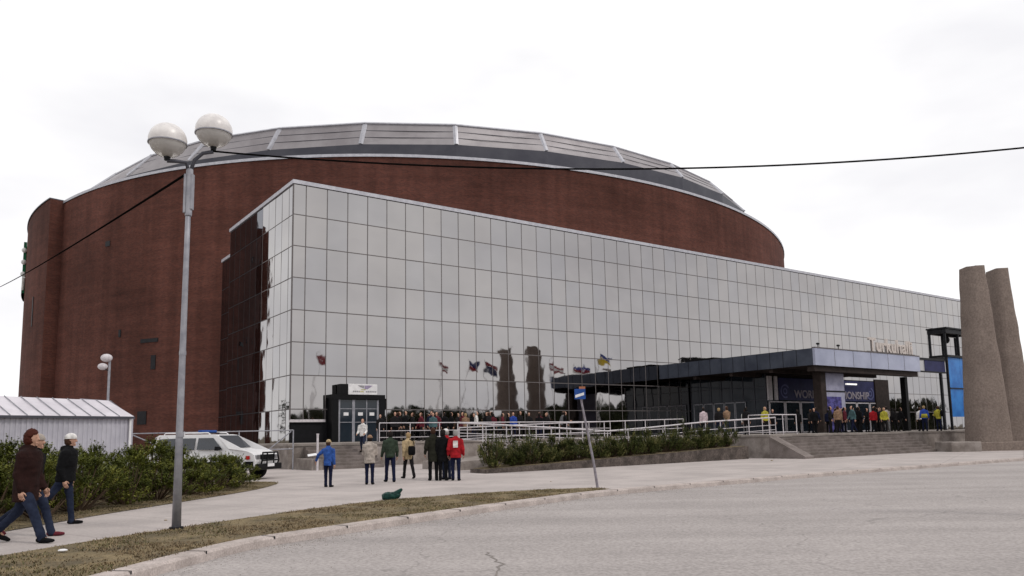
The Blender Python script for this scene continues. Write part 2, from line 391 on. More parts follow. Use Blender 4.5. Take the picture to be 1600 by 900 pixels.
for (x, y, q, lab) in ((13.2, 40.2, .07, 'tiny tan scrap of litter on the pavement before the wide steps'), (-6.9, 15.6, .035, 'tiny pale scrap of litter on the pavement by the lamp post'), (1.2, 26.0, .03, 'tiny pale scrap of litter on the open forecourt')):
    mb = MB(); mb.ball((0, 0, q * .3), (q, q * .7, q * .35), 8, 5); o = tag(mb.build('litter', mat('litter_tan', (.35, .28, .2))), lab, 'litter'); o.location = (x, y, 0)

# ------------------------------------------------------------------ brick arena (oval drum)
EC = Vector((-10.68, 126.36)); EA = 52.83; EB = 52.83 * 1.14; PH = 2.78; HW = 26.6
def ell(a, off=0., z=0., k=1.):
    oa, ob, dx, dy = off if isinstance(off, tuple) else (off, off, 0, 0)
    ex = (EA * k + oa) * math.cos(a); ey = (EB * k + ob) * math.sin(a)
    return (EC.x + ex * math.cos(PH) - ey * math.sin(PH) + dx, EC.y + ex * math.sin(PH) + ey * math.cos(PH) + dy, z)
arena = thing('arena', 'huge round dark red brick arena with low grey metal roof behind the glass hall', 'arena', (EC.x, EC.y, 0))
AL = Vector((EC.x, EC.y, 0))
def a_loc(p): return (p[0] - AL.x, p[1] - AL.y, p[2])
def wall_arc(name, a0, a1, off, z0, z1, mt, parent, n=160, thick=.4, uv=True, ends=True):
    vs = []; fs = []; uvs = []; s = 0; prev = None
    for i in range(n + 1):
        a = a0 + (a1 - a0) * i / n; p = ell(a, off)
        if prev: s += math.dist(p[:2], prev[:2])
        prev = p; q = ell(a, off - thick)
        vs += [a_loc((p[0], p[1], z0)), a_loc((p[0], p[1], z1)), a_loc((q[0], q[1], z1)), a_loc((q[0], q[1], z0))]; uvs.append(s)
    me = bpy.data.meshes.new(name)
    flip = []
    for i in range(n):
        b = i * 4
        fs += [(b, b + 4, b + 5, b + 1), (b + 1, b + 5, b + 6, b + 2), (b + 2, b + 6, b + 7, b + 3)]
    fs += [(0, 1, 2, 3), (n * 4, n * 4 + 3, n * 4 + 2, n * 4 + 1)]
    me.from_pydata(vs, [], fs); me.materials.append(mt)
    ul = me.uv_layers.new(name='UVMap')
    for pi, poly in enumerate(me.polygons):
        for li, vi in zip(poly.loop_indices, poly.vertices):
            k = vi // 4; c = vi % 4; zz = vs[vi][2]
            if pi < 3 * n: ul.data[li].uv = (uvs[k], zz if c < 2 else zz + .4)
            else: ul.data[li].uv = ((0 if c < 2 else thick) + 3, zz)
    o = bpy.data.objects.new(name, me); COL.objects.link(o); o.parent = parent; return o
wall_arc('wall', 0, 2 * math.pi, 0, -.14, HW, M_brick, arena, 240)
# projecting stair wall at the left, one brick skin further out
wp = wall_arc('stair_wall', .35, 1.24, 1.3, -.14, HW + .25, M_brick, arena, 60, 1.6)
wp['label'] = 'brick wall section projecting at the left side'
cp = wall_arc('coping', .35, 1.24, 1.4, HW + .25, HW + .36, M_fascia, arena, 60, 1.8)
wall_arc('parapet_flashing', 0, 2 * math.pi, .10, HW, HW + .26, M_flash, arena, 240, .5)
# faceted roof set back from the wall: steep dark band, then sloping facets
nf = 34; da = 2 * math.pi / nf; a_off = 1.924; RD = (0, 0, -.02, -.02, -.02)
rings = [((-2.3, -12.4, -4.1, -6.), HW - .3), ((-2.3, -12.4, -4.1, -6.), 29.8), ((-6.2, -9.6, -.6, -3.65), 32.0), ((-22, -24, 0, 0), 34.6), ((-45, -50, 0, 0), 35.6)]
def facets(j, name, m, parent):
    mb = MB()
    for i in range(nf):
        a0 = a_off + i * da; a1 = a0 + da
        mb.add([a_loc(ell(a0 + RD[j], *rings[j])), a_loc(ell(a1 + RD[j], *rings[j])), a_loc(ell(a1 + RD[j + 1], *rings[j + 1])), a_loc(ell(a0 + RD[j + 1], *rings[j + 1]))], [(0, 1, 2, 3)])
    return mb
facets(0, 'x', M_fascia, arena).build('roof_fascia', M_fascia, arena, weld=True)
mb = MB()
for j in (1, 2, 3):
    f_ = facets(j, 'x', None, None); mb.add(f_.v, f_.f)
mb.add([a_loc(ell(a_off + i * da - .02, *rings[4])) for i in range(nf)], [list(range(nf))])
M_roof.node_tree.nodes['Principled BSDF'].inputs['Roughness'].default_value = .5
roof = mb.build('roof', M_roof, arena)
mb = MB()
for i in range(nf):
    a = a_off + i * da
    pts = [Vector(a_loc(ell(a + (0 if q == 0 else -.02), r_, z_ + .04))) for q, (r_, z_) in enumerate(rings[1:4])]
    mb.tube(pts, [(.24, .12)] * 3, 4)
for j in (2,):
    for i in range(nf):
        a0 = a_off + i * da - .02
        mb.tube([a_loc(ell(a0, rings[j][0], rings[j][1] + .05)), a_loc(ell(a0 + da, rings[j][0], rings[j][1] + .05))], .13, 5)
rb = mb.build('roof_rib', M_flash, roof); rb['kind'] = 'stuff'
# seam lines across each facet
mb = MB()
for i in range(nf):
    for f in (.34, .67):
        a0 = a_off + i * da - .02 * f
        r_ = tuple(rings[1][0][q] + (rings[2][0][q] - rings[1][0][q]) * f for q in range(4)); z_ = rings[1][1] + (rings[2][1] - rings[1][1]) * f
        mb.tube([a_loc(ell(a0, r_, z_ + .0)), a_loc(ell(a0 + da, r_, z_ + .0))], .03, 4)
sm = mb.build('roof_seam', M_fascia, roof); sm['kind'] = 'stuff'
# small vents and hatches in the brick
for a, z, ww, hh, nm in ((1.424, 20.68, .7, .5, 'vent'), (1.4699, 11.72, .3, .7, 'vent'), (1.5446, 10.78, 2.1, .35, 'vent'), (1.5556, 8.75, .55, 1.3, 'vent'), (1.5343, 3.72, 1.1, 1.2, 'vent'), (1.16, 15.5, .3, 3.2, 'vent')):
    p = Vector(ell(a, .0 if a > 1.24 else 1.3)); q = Vector(ell(a + .001, .0 if a > 1.24 else 1.3)); t = (q - p).normalized(); nn = Vector((t.y, -t.x, 0))
    if nn.dot(Vector((p.x - EC.x, p.y - EC.y, 0))) < 0: nn = -nn
    mb = MB(); base = p + Vector((0, 0, z))
    c = [base + t * sx * ww / 2 + Vector((0, 0, sz * hh / 2)) + nn * k for k in (-.1, .06) for sx, sz in ((-1, -1), (1, -1), (1, 1), (-1, 1))]
    mb.add([a_loc(x) for x in c], [(0, 3, 2, 1), (4, 5, 6, 7), (0, 1, 5, 4), (1, 2, 6, 5), (2, 3, 7, 6), (3, 0, 4, 7)])
    mb.build(nm, M_dark, arena)
# vertical green sign fixed on the left flank
M_green = mat('sign_green', (.02, .13, .06), rough=.4); M_dots = mat('sign_white', (.7, .72, .7), rough=.5)
sg = wall_arc('sign_panel', .90, 1.01, 1.62, 18.8, 24.8, M_green, arena, 8, .3); sg['label'] = 'green vertical sign on the left edge'
for z in (21., 22.4, 23.8):
    mb = MB(); mb.ball(a_loc(ell(1.012, 1.55, z)), (.28, .28, .3), 8, 6); mb.build('sign_letter', M_dots, sg)
mb = MB(); p = a_loc(ell(1.012, 1.5, 19.2)); q = a_loc(ell(1.035, 1.5, 20.4)); mb.tube([p, q], .16, 6); mb.build('sign_letter', M_dots, sg)

# ------------------------------------------------------------------ mirrored glass hall
hall = thing('glass_hall', 'long mirrored glass hall with square dark panel joints in front of the brick arena', 'building', tuple(C0), ANG)
rowz = [19.2, 16.98, 14.77, 12.55, 10.32, 8.1, 5.85, 3.55]
TL = 101.; PW = 1.553; P0 = .9
def hbox(mb, t0, t1, o0, o1, z0, z1, mi=0): return mb.box(t0, t1, -o1, -o0, z0, z1, mi)
# body behind the glass
mb = MB()
hbox(mb, .12, TL, -15.1, -.14, PL, 19.1); hbox(mb, .5, 40, -19.2, -15.1, 0, 17.5)
mb.build('wall', M_dark, hall)
mb = MB(); hbox(mb, .1, TL, -15.15, -.1, -.14, PL - .004); mb.build('base', M_conc, hall)
rr = random.Random(3)
panes = []      # (x-range columns on facade)
edges = [0.] + [P0 + PW * i for i in range(0, 65)]
edges = [e for e in edges if e <= TL]
def pane_quad(p, du, dv, nrm, jit):
    # p corner, du/dv edge vectors, tilt every pane slightly, thin slab
    a, b, c, d = (rr.uniform(-jit, jit) for _ in range(4))
    g = .035
    ul = du.length; vl = dv.length
    s0 = p + du * (g / ul) + dv * (g / vl); s1 = p + du * (1 - g / ul) + dv * (g / vl); s2 = p + du * (1 - g / ul) + dv * (1 - g / vl); s3 = p + du * (g / ul) + dv * (1 - g / vl)
    t1, t2 = rr.uniform(-jit, jit), rr.uniform(-jit, jit)
    fr = [s0 + nrm * (-t1 - t2), s1 + nrm * (t1 - t2), s2 + nrm * (t1 + t2), s3 + nrm * (-t1 + t2)]
    bk = [v - nrm * .03 for v in (s0, s1, s2, s3)]
    return fr + bk
QF = [(0, 1, 2, 3), (7, 6, 5, 4), (0, 4, 5, 1), (1, 5, 6, 2), (2, 6, 7, 3), (3, 7, 4, 0)]
count = 0; restm = MB()
lay = Vector((0, -1, 0))
for c in range(len(edges) - 1):
    x0, x1 = edges[c], edges[c + 1]
    for r_ in range(len(rowz)):
        z1 = rowz[r_] - (.06 if r_ == 0 else 0); z0 = rowz[r_ + 1] if r_ + 1 < len(rowz) else (2.85 if x1 < 2.6 else PL + .02)
        if x0 > 2.3 and x1 < 6.2 and r_ == 7: continue
        if 2.3 < x0 and x1 < 7.2 and r_ == 6: z0 = 4.3
        vs = pane_quad(Vector((x0, -.02, z0)), Vector((x1 - x0, 0, 0)), Vector((0, 0, z1 - z0)), lay, .0035)
        g = rr.randrange(3)
        if count < 100:
            MB().add(vs, QF).build('glass_pane', GL[g], hall); count += 1
        else: restm.add(vs, QF, g)
# side face
sed = [0.9 + 1.43 * i for i in range(0, 11)]; sed = [0.] + sed
for c in range(len(sed) - 1):
    for r_ in range(len(rowz)):
        y0, y1 = sed[c], sed[c + 1]
        z1 = rowz[r_] - (.06 if r_ == 0 else 0); z0 = rowz[r_ + 1] if r_ + 1 < len(rowz) else .6
        vs = pane_quad(Vector((.02, y1, z0)), Vector((0, y0 - y1, 0)), Vector((0, 0, z1 - z0)), Vector((-1, 0, 0)), .006)
        restm.add(vs, QF, 3 if y0 > 6.5 else rr.randrange(3))  # rear panes take the glass with the drum's reflection darkened into its colour
for c in range(3):
    for r_ in range(1, len(rowz)):
        y0, y1 = 15.25 + 1.3 * c, 15.25 + 1.3 * (c + 1)
        z1 = rowz[r_] if r_ > 1 else 17.3; z0 = rowz[r_ + 1] if r_ + 1 < len(rowz) else .6
        if r_ == 1: z0 = rowz[2]
        vs = pane_quad(Vector((.47, y1, z0)), Vector((0, y0 - y1, 0)), Vector((0, 0, z1 - z0)), Vector((-1, 0, 0)), .006)
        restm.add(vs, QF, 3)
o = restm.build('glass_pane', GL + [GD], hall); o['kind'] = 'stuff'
# joints
mb = MB()
for e in edges: mb.box(e - .03, e + .03, -.016, .12, 2.8 if e < 2.6 else PL + .01, 19.1)
for i, z in enumerate(rowz[1:]): mb.box(.0, TL, -.014, .12, z - .034, z + .034)
for e in sed[1:6]: mb.box(.018, .12, e - .03, e + .03, .6, 19.1)
for z in rowz[1:]: mb.box(.016, .12, .04, 6.6, z - .03, z + .03)
mb.build('mullion', M_mull, hall)
mb = MB()
for e in sed[6:]: mb.box(.018, .12, e - .02, e + .02, .6, 19.1)
for z in rowz[1:]: mb.box(.016, .12, 6.605, 15.2, z - .02, z + .02)
for e in (15.25, 16.55, 17.85, 19.15): mb.box(.48, .56, e - .02, e + .02, .6, 17.3)
for z in rowz[2:]: mb.box(.478, .56, 15.3, 19.15, z - .02, z + .02)
mb.build('mullion', mat('shaded_mullion', (.04, .038, .042)), hall)  # shaded copy of the mullion colour, dimmed to match the dark reflection
# parapet flashing
mb = MB()
mb.box(-.08, TL + .1, -.13, .5, 19.15, 19.42); mb.box(-.08, .5, .505, 15.3, 19.15, 19.42)
mb.box(.40, .9, 15.3, 19.3, 17.35, 17.6); mb.box(.5, TL, .505, 15.1, 19.05, 19.3)
mb.build('parapet_flashing', M_flash, hall)
# white ledge and dark recess at the left bottom
mb = MB(); mb.box(-.03, 2.45, -.10, .12, 2.68, 2.86); mb.build('ledge', M_rail, hall)
mb = MB(); mb.box(.0, 2.45, .05, .14, PL, 2.68); mb.build('recess', M_interior, hall)

# entrance vestibule at the left end of the facade
ves = thing('entrance_vestibule', 'black framed double door entrance at the top of the left steps', 'entrance', tuple(W(2.7, 0, PL)), ANG)
def vb(mb, t0, t1, o0, o1, z0, z1, mi=0): return mb.box(t0 - 2.7, t1 - 2.7, -o1, -o0, z0 - PL, z1 - PL, mi)
mb = MB(); vb(mb, 2.62, 3.1, .02, .8, PL, 4.22); vb(mb, 6.2, 6.6, .02, .8, PL, 4.22); vb(mb, 2.62, 6.6, .02, .82, 4.22, 4.55); mb.build('surround', M_black, ves)
mb = MB(); vb(mb, 3.1, 6.2, .05, .1, PL, 4.21); mb.build('backing', M_interior, ves)
mb = MB()
for t, w_ in ((3.12, .14), (4.15, .2), (5.2, .07), (6.02, .16)): vb(mb, t, t + w_, .62, .7, PL, 4.2)
for z in (2.62, 3.55): vb(mb, 3.12, 6.18, .625, .695, z, z + .045)
mb.build('door_frame', M_galv, ves)
for t0, t1 in ((3.26, 4.15), (4.35, 5.2), (5.27, 6.02)):
    mb = MB(); vb(mb, t0, t1, .645, .665, PL + .02, 4.19); d = mb.build('door', M_darkglass, ves)
    mb = MB(); vb(mb, (t0 + t1) / 2 - .18, (t0 + t1) / 2 + .18, .667, .675, 3.1, 3.32); mb.build('notice', M_white, d)
mb = MB(); vb(mb, 3.25, 3.8, .1, .75, 4.56, 5.28); mb.build('vent_box', M_black, ves)
mb = MB(); vb(mb, 3.82, 6.0, .66, .78, 4.56, 5.3); sb = mb.build('sign_board', M_white, ves)
M_em = mat('emblem_mauve', (.33, .28, .40)); M_emy = mat('emblem_yellow', (.55, .5, .2)); M_txt = mat('grey_lettering', (.33, .32, .34))
mb = MB()
def tri(mb, pts, o, mi): mb.add([(t - 2.7, -o, z - PL) for t, z in pts] + [(t - 2.7, -o + .01, z - PL) for t, z in pts], [list(range(len(pts))), list(range(len(pts), 2 * len(pts)))[::-1]], mi)
tri(mb, [(4.5, 5.2), (4.95, 4.98), (5.05, 5.2)], .792, 2); tri(mb, [(5.07, 5.2), (5.0, 4.95), (5.25, 4.93), (5.65, 5.2)], .792, 0)
tri(mb, [(4.75, 4.93), (5.1, 4.93), (5.1, 4.88), (4.75, 4.88)], .792, 1)
for i in range(13):
    t = 4.15 + i * .14
    if i == 6: continue
    tri(mb, [(t, 4.72), (t + .10, 4.72), (t + .10, 4.82), (t, 4.82)], .792, 1 if i in (4, 5) else 2)
mb.build('sign_print', [M_em, M_emy, M_txt], sb)

# ------------------------------------------------------------------ terrace with steps
ter = thing('terrace', 'raised concrete entrance terrace with weathered front wall and wide steps', 'terrace', tuple(C0), ANG)
TP = [(-4, .0), (-4, 11), (19.2, 11), (19.2, 23.6), (70, 23.6), (70, 0)]
mb = MB(); mb.prism([(t, -o) for t, o in TP], -.14, PL - .12); mb.build('wall', M_conc, ter)
mb = MB(); TP2 = [(-4.05, -.0), (-4.05, 11.06), (19.15, 11.06), (19.15, 23.66), (70, 23.66), (70, 0)]
mb.prism([(t, -o) for t, o in TP2], PL - .12, PL); mb.build('paving', M_terr, ter)
for (t0, t1, o1, tread, lab) in ((-3.2, .3, 11.06, .34, 'narrow flight below the black framed doors'), (19.8, 33.6, 23.66, .3, 'wide flight in front of the canopy')):
    mb = MB(); nr = 8
    for k in range(nr - 1):
        o0 = o1 + tread * (nr - 1 - k) ; z = PL * (k + 1) / nr
        hbox(mb, t0, t1, o0 - tread, o0, -.14, z)
        hbox(mb, t0 + .002, t1 - .002, o0 - tread, o0 + .02, z - .05, z + .004) if False else None
    s = mb.build('steps', M_step, ter, bevel=.012); s['label'] = lab
# sloped cheek beside wide steps, low cheeks beside narrow steps
mb = MB()
mb.prism([(19.0, -23.67), (19.0, -25.9), (19.78, -25.9), (19.78, -23.67)], -.14, lambda x, y: .12 + (PL - .2) * max(0, (y + 25.9) / 2.23)); mb.build('cheek', M_step, ter, bevel=.01)
mb = MB()
hbox(mb, -3.75, -3.2, 11.07, 13.7, -.14, .55); mb.build('cheek', M_conc, ter, bevel=.02)
mb = MB(); hbox(mb, .3, .7, 11.07, 12.6, -.14, 1.05); mb.build('cheek', M_conc, ter, bevel=.02)
# scale planks of the wall: pilasters
for t in (-4.0, 3.2, 6.4, 9.6, 12.8):
    mb = MB(); hbox(mb, t, t + .3, 11.0, 11.05, -.14, PL - .125); mb.build('pilaster', M_conc, ter)
# low post at the foot of the narrow steps
mb = MB(); mb.tube([(0, 0, 0), (0, 0, 1.75)], .055, 10); mb.tube([(0, 0, 1.75), (0, 0, 1.80)], .07, 10)
tag(mb.build('post', M_rail), 'pale steel post at the left foot of the narrow entrance steps', 'post').location = W(-3.55, 13.9)

# access ramp behind the planter
mb = MB()
def zr(x):
    return .35 + .95 * max(0, min(1, x / 18.5))
mb.prism([(.5, -17.2), (.5, -20.4), (19.15, -20.4), (19.15, -17.2)], -.14, lambda x, y: zr(x))
ramp = tag(mb.build('ramp', M_conc), 'pale concrete access ramp rising behind the planter to the terrace', 'ramp')
ramp.location = C0; ramp.rotation_euler = (0, 0, ANG)

# railings ------------------------------------------------------------------
def railing(name, pts, zf, label, rails=(1.07, .55), group=None, sp=1.5, r=.03, rr_=.022, top=None):
    """pts: list of (t, off, zbase)"""
    g = thing(name, label, 'railing', tuple(W(pts[0][0], pts[0][1], pts[0][2])), ANG, group)
    loc = [(t - pts[0][0], -(o - pts[0][1]), z - pts[0][2]) for t, o, z in pts]
    for h in rails:
        mb = MB(); mb.tube([(x, y, z + h) for x, y, z in loc], r if h == rails[0] else rr_, 8); mb.build('rail', M_rail, g, smooth=True)
    for i in range(len(loc) - 1):
        a, b = Vector(loc[i]), Vector(loc[i + 1]); n = max(1, round((b - a).length / sp))
        for k in range(n + (1 if i == len(loc) - 2 else 0)):
            p = a.lerp(b, k / n); mb = MB(); mb.tube([p, p + Vector((0, 0, rails[0]))], .026, 8); mb.build('post', M_rail, g)
    return g
GR = 'pale steel railings of the terrace and ramp'
railing('railing', [(1.3, 10.8, PL), (18.9, 10.8, PL)], 0, 'long level railing along the terrace wall right of the black framed doors', (1.07, .62, .25), GR, 1.9)
railing('railing', [(.7, 20.2, 1.1), (6.2, 20.2, .82), (10, 20.2, .60), (13, 20.2, .75), (17.8, 20.2, 1.05), (24.5, 20.2, 1.3)], 0, 'dipping thick topped handrail just behind the long shrub planter', (1.07, .6, .3), GR, 1.35, .045, .02)
railing('railing', [(2.5, 17.4, .9), (9, 17.4, 1.1), (19, 17.4, 1.3)], 0, 'second handrail along the far side of the access ramp', (1.07, .5), GR, 1.6)
railing('railing', [(19.6, 21.9, PL), (19.6, 23.3, PL), (22.2, 23.3, PL)], 0, 'short railing corner beside the dark canopy column', (1.15, .15), GR, 1.1)

# ------------------------------------------------------------------ entrance canopy
CT0, CT1, CO, CZ0, CZ1 = 35.2, 51.0, 16.2, 6.50, 7.80
can = thing('entrance_canopy', 'flat entrance canopy with dark blue side fascia and pale metallic front fascia', 'canopy', tuple(W(CT0, 0, PL)), ANG)
def cb(mb, t0, t1, o0, o1, z0, z1, mi=0): return mb.box(t0 - CT0, t1 - CT0, -o1, -o0, z0 - PL, z1 - PL, mi)
M_fd = mat('blue_black_panel', (.070, .080, .105), (.045, .052, .072), scale=.6, rough=.35, metal=.2)
M_fl = mat('pale_metal_panel', (.42, .44, .55), (.31, .33, .43), scale=.5, rough=.35, metal=.35, detail=3, lo=.3, hi=.7)
mb = MB(); cb(mb, CT0, CT0 + .18, .12, CO - .02, CZ0, CZ1); sf = mb.build('side_fascia', M_fd, can)
mb = MB()
for i in range(1, 13): cb(mb, CT0 - .014, CT0, i * 1.23, i * 1.23 + .03, CZ0 + .01, CZ1 - .01)
mb.build('panel_joint', M_black, sf)
mb = MB(); cb(mb, CT0, CT1, CO, CO + .2, CZ0 - .02, CZ1); ff = mb.build('front_fascia', M_fl, can)
mb = MB()
for i in range(1, 6): cb(mb, CT0 + i * 2.63, CT0 + i * 2.63 + .03, CO + .2, CO + .21, CZ0, CZ1 - .01)
mb.build('panel_joint', M_mull, ff)
mb = MB(); cb(mb, CT0 - .03, CT1 + .02, CO - .02, CO + .24, CZ1 + .002, CZ1 + .08); mb.build('coping', M_mull, can)
mb = MB(); cb(mb, CT0 + .19, CT1, .14, CO - .01, CZ0 + .05, CZ0 + .3); mb.build('soffit', M_soffit, can)
mb = MB(); cb(mb, CT0 + .19, CT1, .14, CO - .01, CZ1 - .25, CZ1 - .05); mb.build('deck', M_fascia, can)
mb = MB(); cb(mb, CT1 + .003, CT1 + .12, .14, CO - .01, CZ0 - .01, CZ1 - .05); mb.build('side_fascia', M_soffit, can)
for o_ in (4, 8, 12):
    mb = MB(); cb(mb, CT0 + .25, CT1, o_, o_ + .35, CZ0 - .3, CZ0 + .049); mb.build('beam', M_soffit, can)
mb = MB(); cb(mb, CT0 + .25, CT1, CO - .7, CO - .05, CZ0 - .45, CZ0 + .049); mb.build('beam', M_soffit, can)
def column(t, o_, w_, nm='column', m=M_black, z1=CZ0 + .049):
    mb = MB(); cb(mb, t - w_ / 2, t + w_ / 2, o_ - w_ / 2, o_ + w_ / 2, PL, z1); return mb.build(nm, m, can, bevel=.01)
column(37.4, CO - 1.0, .7, m=M_soffit, z1=CZ0 - .45); column(50.3, CO - 1.0, .45, z1=CZ0 - .45); column(50.3, 7, .35)
for (t, o_) in ((36.6, CO - .4), (39.4, CO - .4)):
    mb = MB(); x, y = t - CT0, -o_
    mb.tube([(x, y, CZ1 - PL - .1), (x, y, CZ1 + .4 - PL)], .035, 6); mb.ball((x, y, CZ1 + .45 - PL), (.2, .12, .09), 8, 5); mb.build('roof_light', M_black, can)
mb = MB(); cb(mb, 36.5, 41.0, 2.2, 5.5, CZ1 - .05, CZ1 + .32); mb.build('roof_hatch', M_black, can)
# banner pillar
M_lil = mat('lilac_panel', (.36, .36, .47), (.27, .27, .37), scale=1.5, rough=.4)
M_vio = mat('violet_print', (.10, .09, .30), (.035, .03, .12), scale=3, rough=.5, lo=.45, hi=.55)
mb = MB(); cb(mb, 38.0, 40.7, CO - 1.3, CO - .9, PL, CZ0 - .45); pil = mb.build('banner_pillar', M_lil, can, bevel=.01)
mb = MB(); cb(mb, 38.1, 40.1, CO - .89, CO - .86, PL + .05, 4.15); mb.build('violet_banner', M_vio, pil)
mb = MB(); cb(mb, 37.98, 40.72, CO - .895, CO - .87, 4.52, 4.64); mb.build('band', M_black, pil)
# name letters standing on the canopy
def text_obj(name, body, size, depth, loc, rot, m, parent, xs=1.):
    cu = bpy.data.curves.new(name + '_curve', 'FONT'); cu.body = body; cu.size = size; cu.extrude = depth; cu.align_x = 'CENTER'; cu.offset = size * .022
    tmp = bpy.data.objects.new('tmp', cu); COL.objects.link(tmp)
    dg = bpy.context.evaluated_depsgraph_get(); me = bpy.data.meshes.new_from_object(tmp.evaluated_get(dg)); bpy.data.objects.remove(tmp)
    me.materials.clear(); me.materials.append(m)
    o = bpy.data.objects.new(name, me); COL.objects.link(o); o.parent = parent; o.location = loc; o.rotation_euler = rot; o.scale = (xs, 1, 1); return o
M_let = mat('cream_lettering', (.56, .50, .465), (.50, .45, .42), rough=.5)
ns = text_obj('name_sign', 'Turkuhalli', 1.6, .08, (46.7 - CT0, -(CO + .02), CZ1 + .18 - PL), (R(90), 0, 0), M_let, can, 1.08)
mb = MB(); cb(mb, 42.9, 50.6, CO - .02, CO + .06, CZ1 + .08, CZ1 + .16); mb.build('letter_rail', M_mull, can)

# lobby under the canopy
LT, LO = 39.42, 8.76
lob = thing('entrance_lobby', 'dark glazed entrance lobby with rows of doors and navy banners under the canopy', 'building', tuple(W(LT, 0, PL)), ANG)
def lb(mb, t0, t1, o0, o1, z0, z1, mi=0): return mb.box(t0 - LT, t1 - LT, -o1, -o0, z0 - PL, z1 - PL, mi)
mb = MB(); lb(mb, LT + .15, 59.2, .14, LO - .1, PL + .02, 6.3); mb.build('wall', M_interior, lob)
mb = MB(); lb(mb, LT, LT + .06, .14, LO, PL + .02, 6.5); mb.build('side_glass', M_darkglass, lob)
mb = MB()
for i in range(0, 8): lb(mb, LT - .05, LT, .14 + i * 1.22, .20 + i * 1.22, PL, 6.5)
for z in (4.2, 5.4): lb(mb, LT - .055, LT, .14, LO, z, z + .04)
mb.build('glazing_bar', M_fascia, lob)
for i in range(5):
    o0 = .5 + i * 1.22
    mb = MB()
    lb(mb, LT - .1, LT - .056, o0, o0 + .09, PL, 4.15); lb(mb, LT - .1, LT - .056, o0 + 1.08, o0 + 1.17, PL, 4.15); lb(mb, LT - .1, LT - .056, o0, o0 + 1.17, 4.06, 4.15); lb(mb, LT - .1, LT - .056, o0, o0 + 1.17, PL, PL + .2)
    d = mb.build('door', M_galv, lob)
    mb = MB(); lb(mb, LT - .09, LT - .07, o0 + .1, o0 + 1.07, PL + .21, 4.05); mb.build('pane', M_darkglass, d)
mb = MB(); lb(mb, LT, 59.2, LO - .05, LO + .01, PL + .02, 4.2); mb.build('front_glass', M_darkglass, lob)
for i in range(8):
    t0 = LT + .15 + i * 2.3
    mb = MB()
    lb(mb, t0, t0 + .13, LO + .02, LO + .1, PL, 4.1); lb(mb, t0 + 2.1, t0 + 2.23, LO + .02, LO + .1, PL, 4.1); lb(mb, t0, t0 + 2.23, LO + .02, LO + .1, 4.0, 4.1); lb(mb, t0, t0 + 2.23, LO + .02, LO + .1, PL, PL + .12); lb(mb, t0, t0 + 2.23, LO + .03, LO + .09, 2.5, 2.57)
    d = mb.build('door', M_rail, lob)
    mb = MB(); lb(mb, t0 + .14, t0 + 2.09, LO + .04, LO + .06, PL + .13, 3.99); mb.build('pane', M_darkglass, d)
for a_, b_ in ((LT + .02, LT + .62), (LT + 1.0, LT + 1.4)):
    mb = MB(); lb(mb, a_, b_, LO + .02, LO + .15, 4.2, 6.3); mb.build('pale_pier', M_rail, lob)
M_navy = mat('navy_banner', (.028, .030, .095), (.018, .02, .065), scale=1.2, rough=.5)
M_btxt = mat('banner_lettering', (.30, .27, .31), rough=.6)
mb = MB(); lb(mb, LT + 1.6, 56.6, LO + .02, LO + .1, 4.22, 6.2); bn = mb.build('banner', M_navy, lob)
text_obj('banner_text', 'WORLD CHAMPIONSHIP', .98, .012, (49.4 - LT, -LO - .125, 4.45 - PL), (R(90), 0, 0), M_btxt, bn, 1.12)
def emblem(cx, a0_):
    mb = MB(); cc = (cx - LT, -LO - .13, 5.0 - PL)
    for r0, r1, a0, a1 in ((.40, .52, a0_, a0_ + 4.6), (.14, .24, 0, 6.28)):
        k = 16; vs = []
        for i in range(k + 1):
            a = a0 + (a1 - a0) * i / k
            for r_ in (r0, r1): vs.append((cc[0] + r_ * 1.3 * math.cos(a), cc[1], cc[2] + r_ * 1.2 * math.sin(a)))
        mb.add(vs, [(2 * i, 2 * i + 1, 2 * i + 3, 2 * i + 2) for i in range(k)])
    mb.build('banner_emblem', mat('emblem_grey_blue', (.12, .13, .26)), bn)
emblem(41.9, .6); emblem(55.8, 3.)
lit = bpy.data.materials.new('lit_tube'); lit.use_nodes = True
lit.node_tree.nodes['Principled BSDF'].inputs['Emission Color'].default_value = (1, .97, .9, 1); lit.node_tree.nodes['Principled BSDF'].inputs['Emission Strength'].default_value = .8
mb = MB(); lb(mb, 51.2, 53.0, LO + .3, LO + .45, 5.78, 5.92); mb.build('strip_light', lit, lob)
mb = MB(); lb(mb, 56.7, 59.2, LO + .02, LO + .2, PL + .02, 6.45); mb.build('brown_wall', M_soffit, lob)

# glazed blue stair tower
TT, TO_ = 54.5, 13.2
tw = thing('stair_tower', 'dark steel framed tower with bright blue lower panels beside the stone pylons', 'tower', tuple(W(TT, TO_, PL)), ANG)
def tb(mb, t0, t1, o0, o1, z0, z1, mi=0): return mb.box(t0 - TT, t1 - TT, -(o1 - TO_), -(o0 - TO_), z0 - PL, z1 - PL, mi)
M_blue = mat('blue_panel', (.035, .19, .52), (.02, .12, .38), scale=.9, rough=.3)
mb = MB()
for t in (56.5, 59.0, 61.6):
    for o_ in (14.6, 16.0): tb(mb, t, t + .15, o_, o_ + .2, PL if (o_ > 15 and t != 59.0) else 8.0, 10.3)
for z in (8.05, 10.3):
    tb(mb, 56.48, 61.48, 15.98, 16.28, z, z + (.2 if z < 10 else .4)); tb(mb, 56.48, 61.48, 14.58, 14.88, z, z + (.2 if z < 10 else .4)); tb(mb, 56.48, 56.78, 14.89, 15.97, z, z + (.2 if z < 10 else .4)); tb(mb, 61.18, 61.48, 14.89, 15.97, z, z + (.2 if z < 10 else .4))
tb(mb, 56.4, 61.6, 14.5, 16.4, 10.72, 10.85)
mb.build('frame', M_dark, tw)
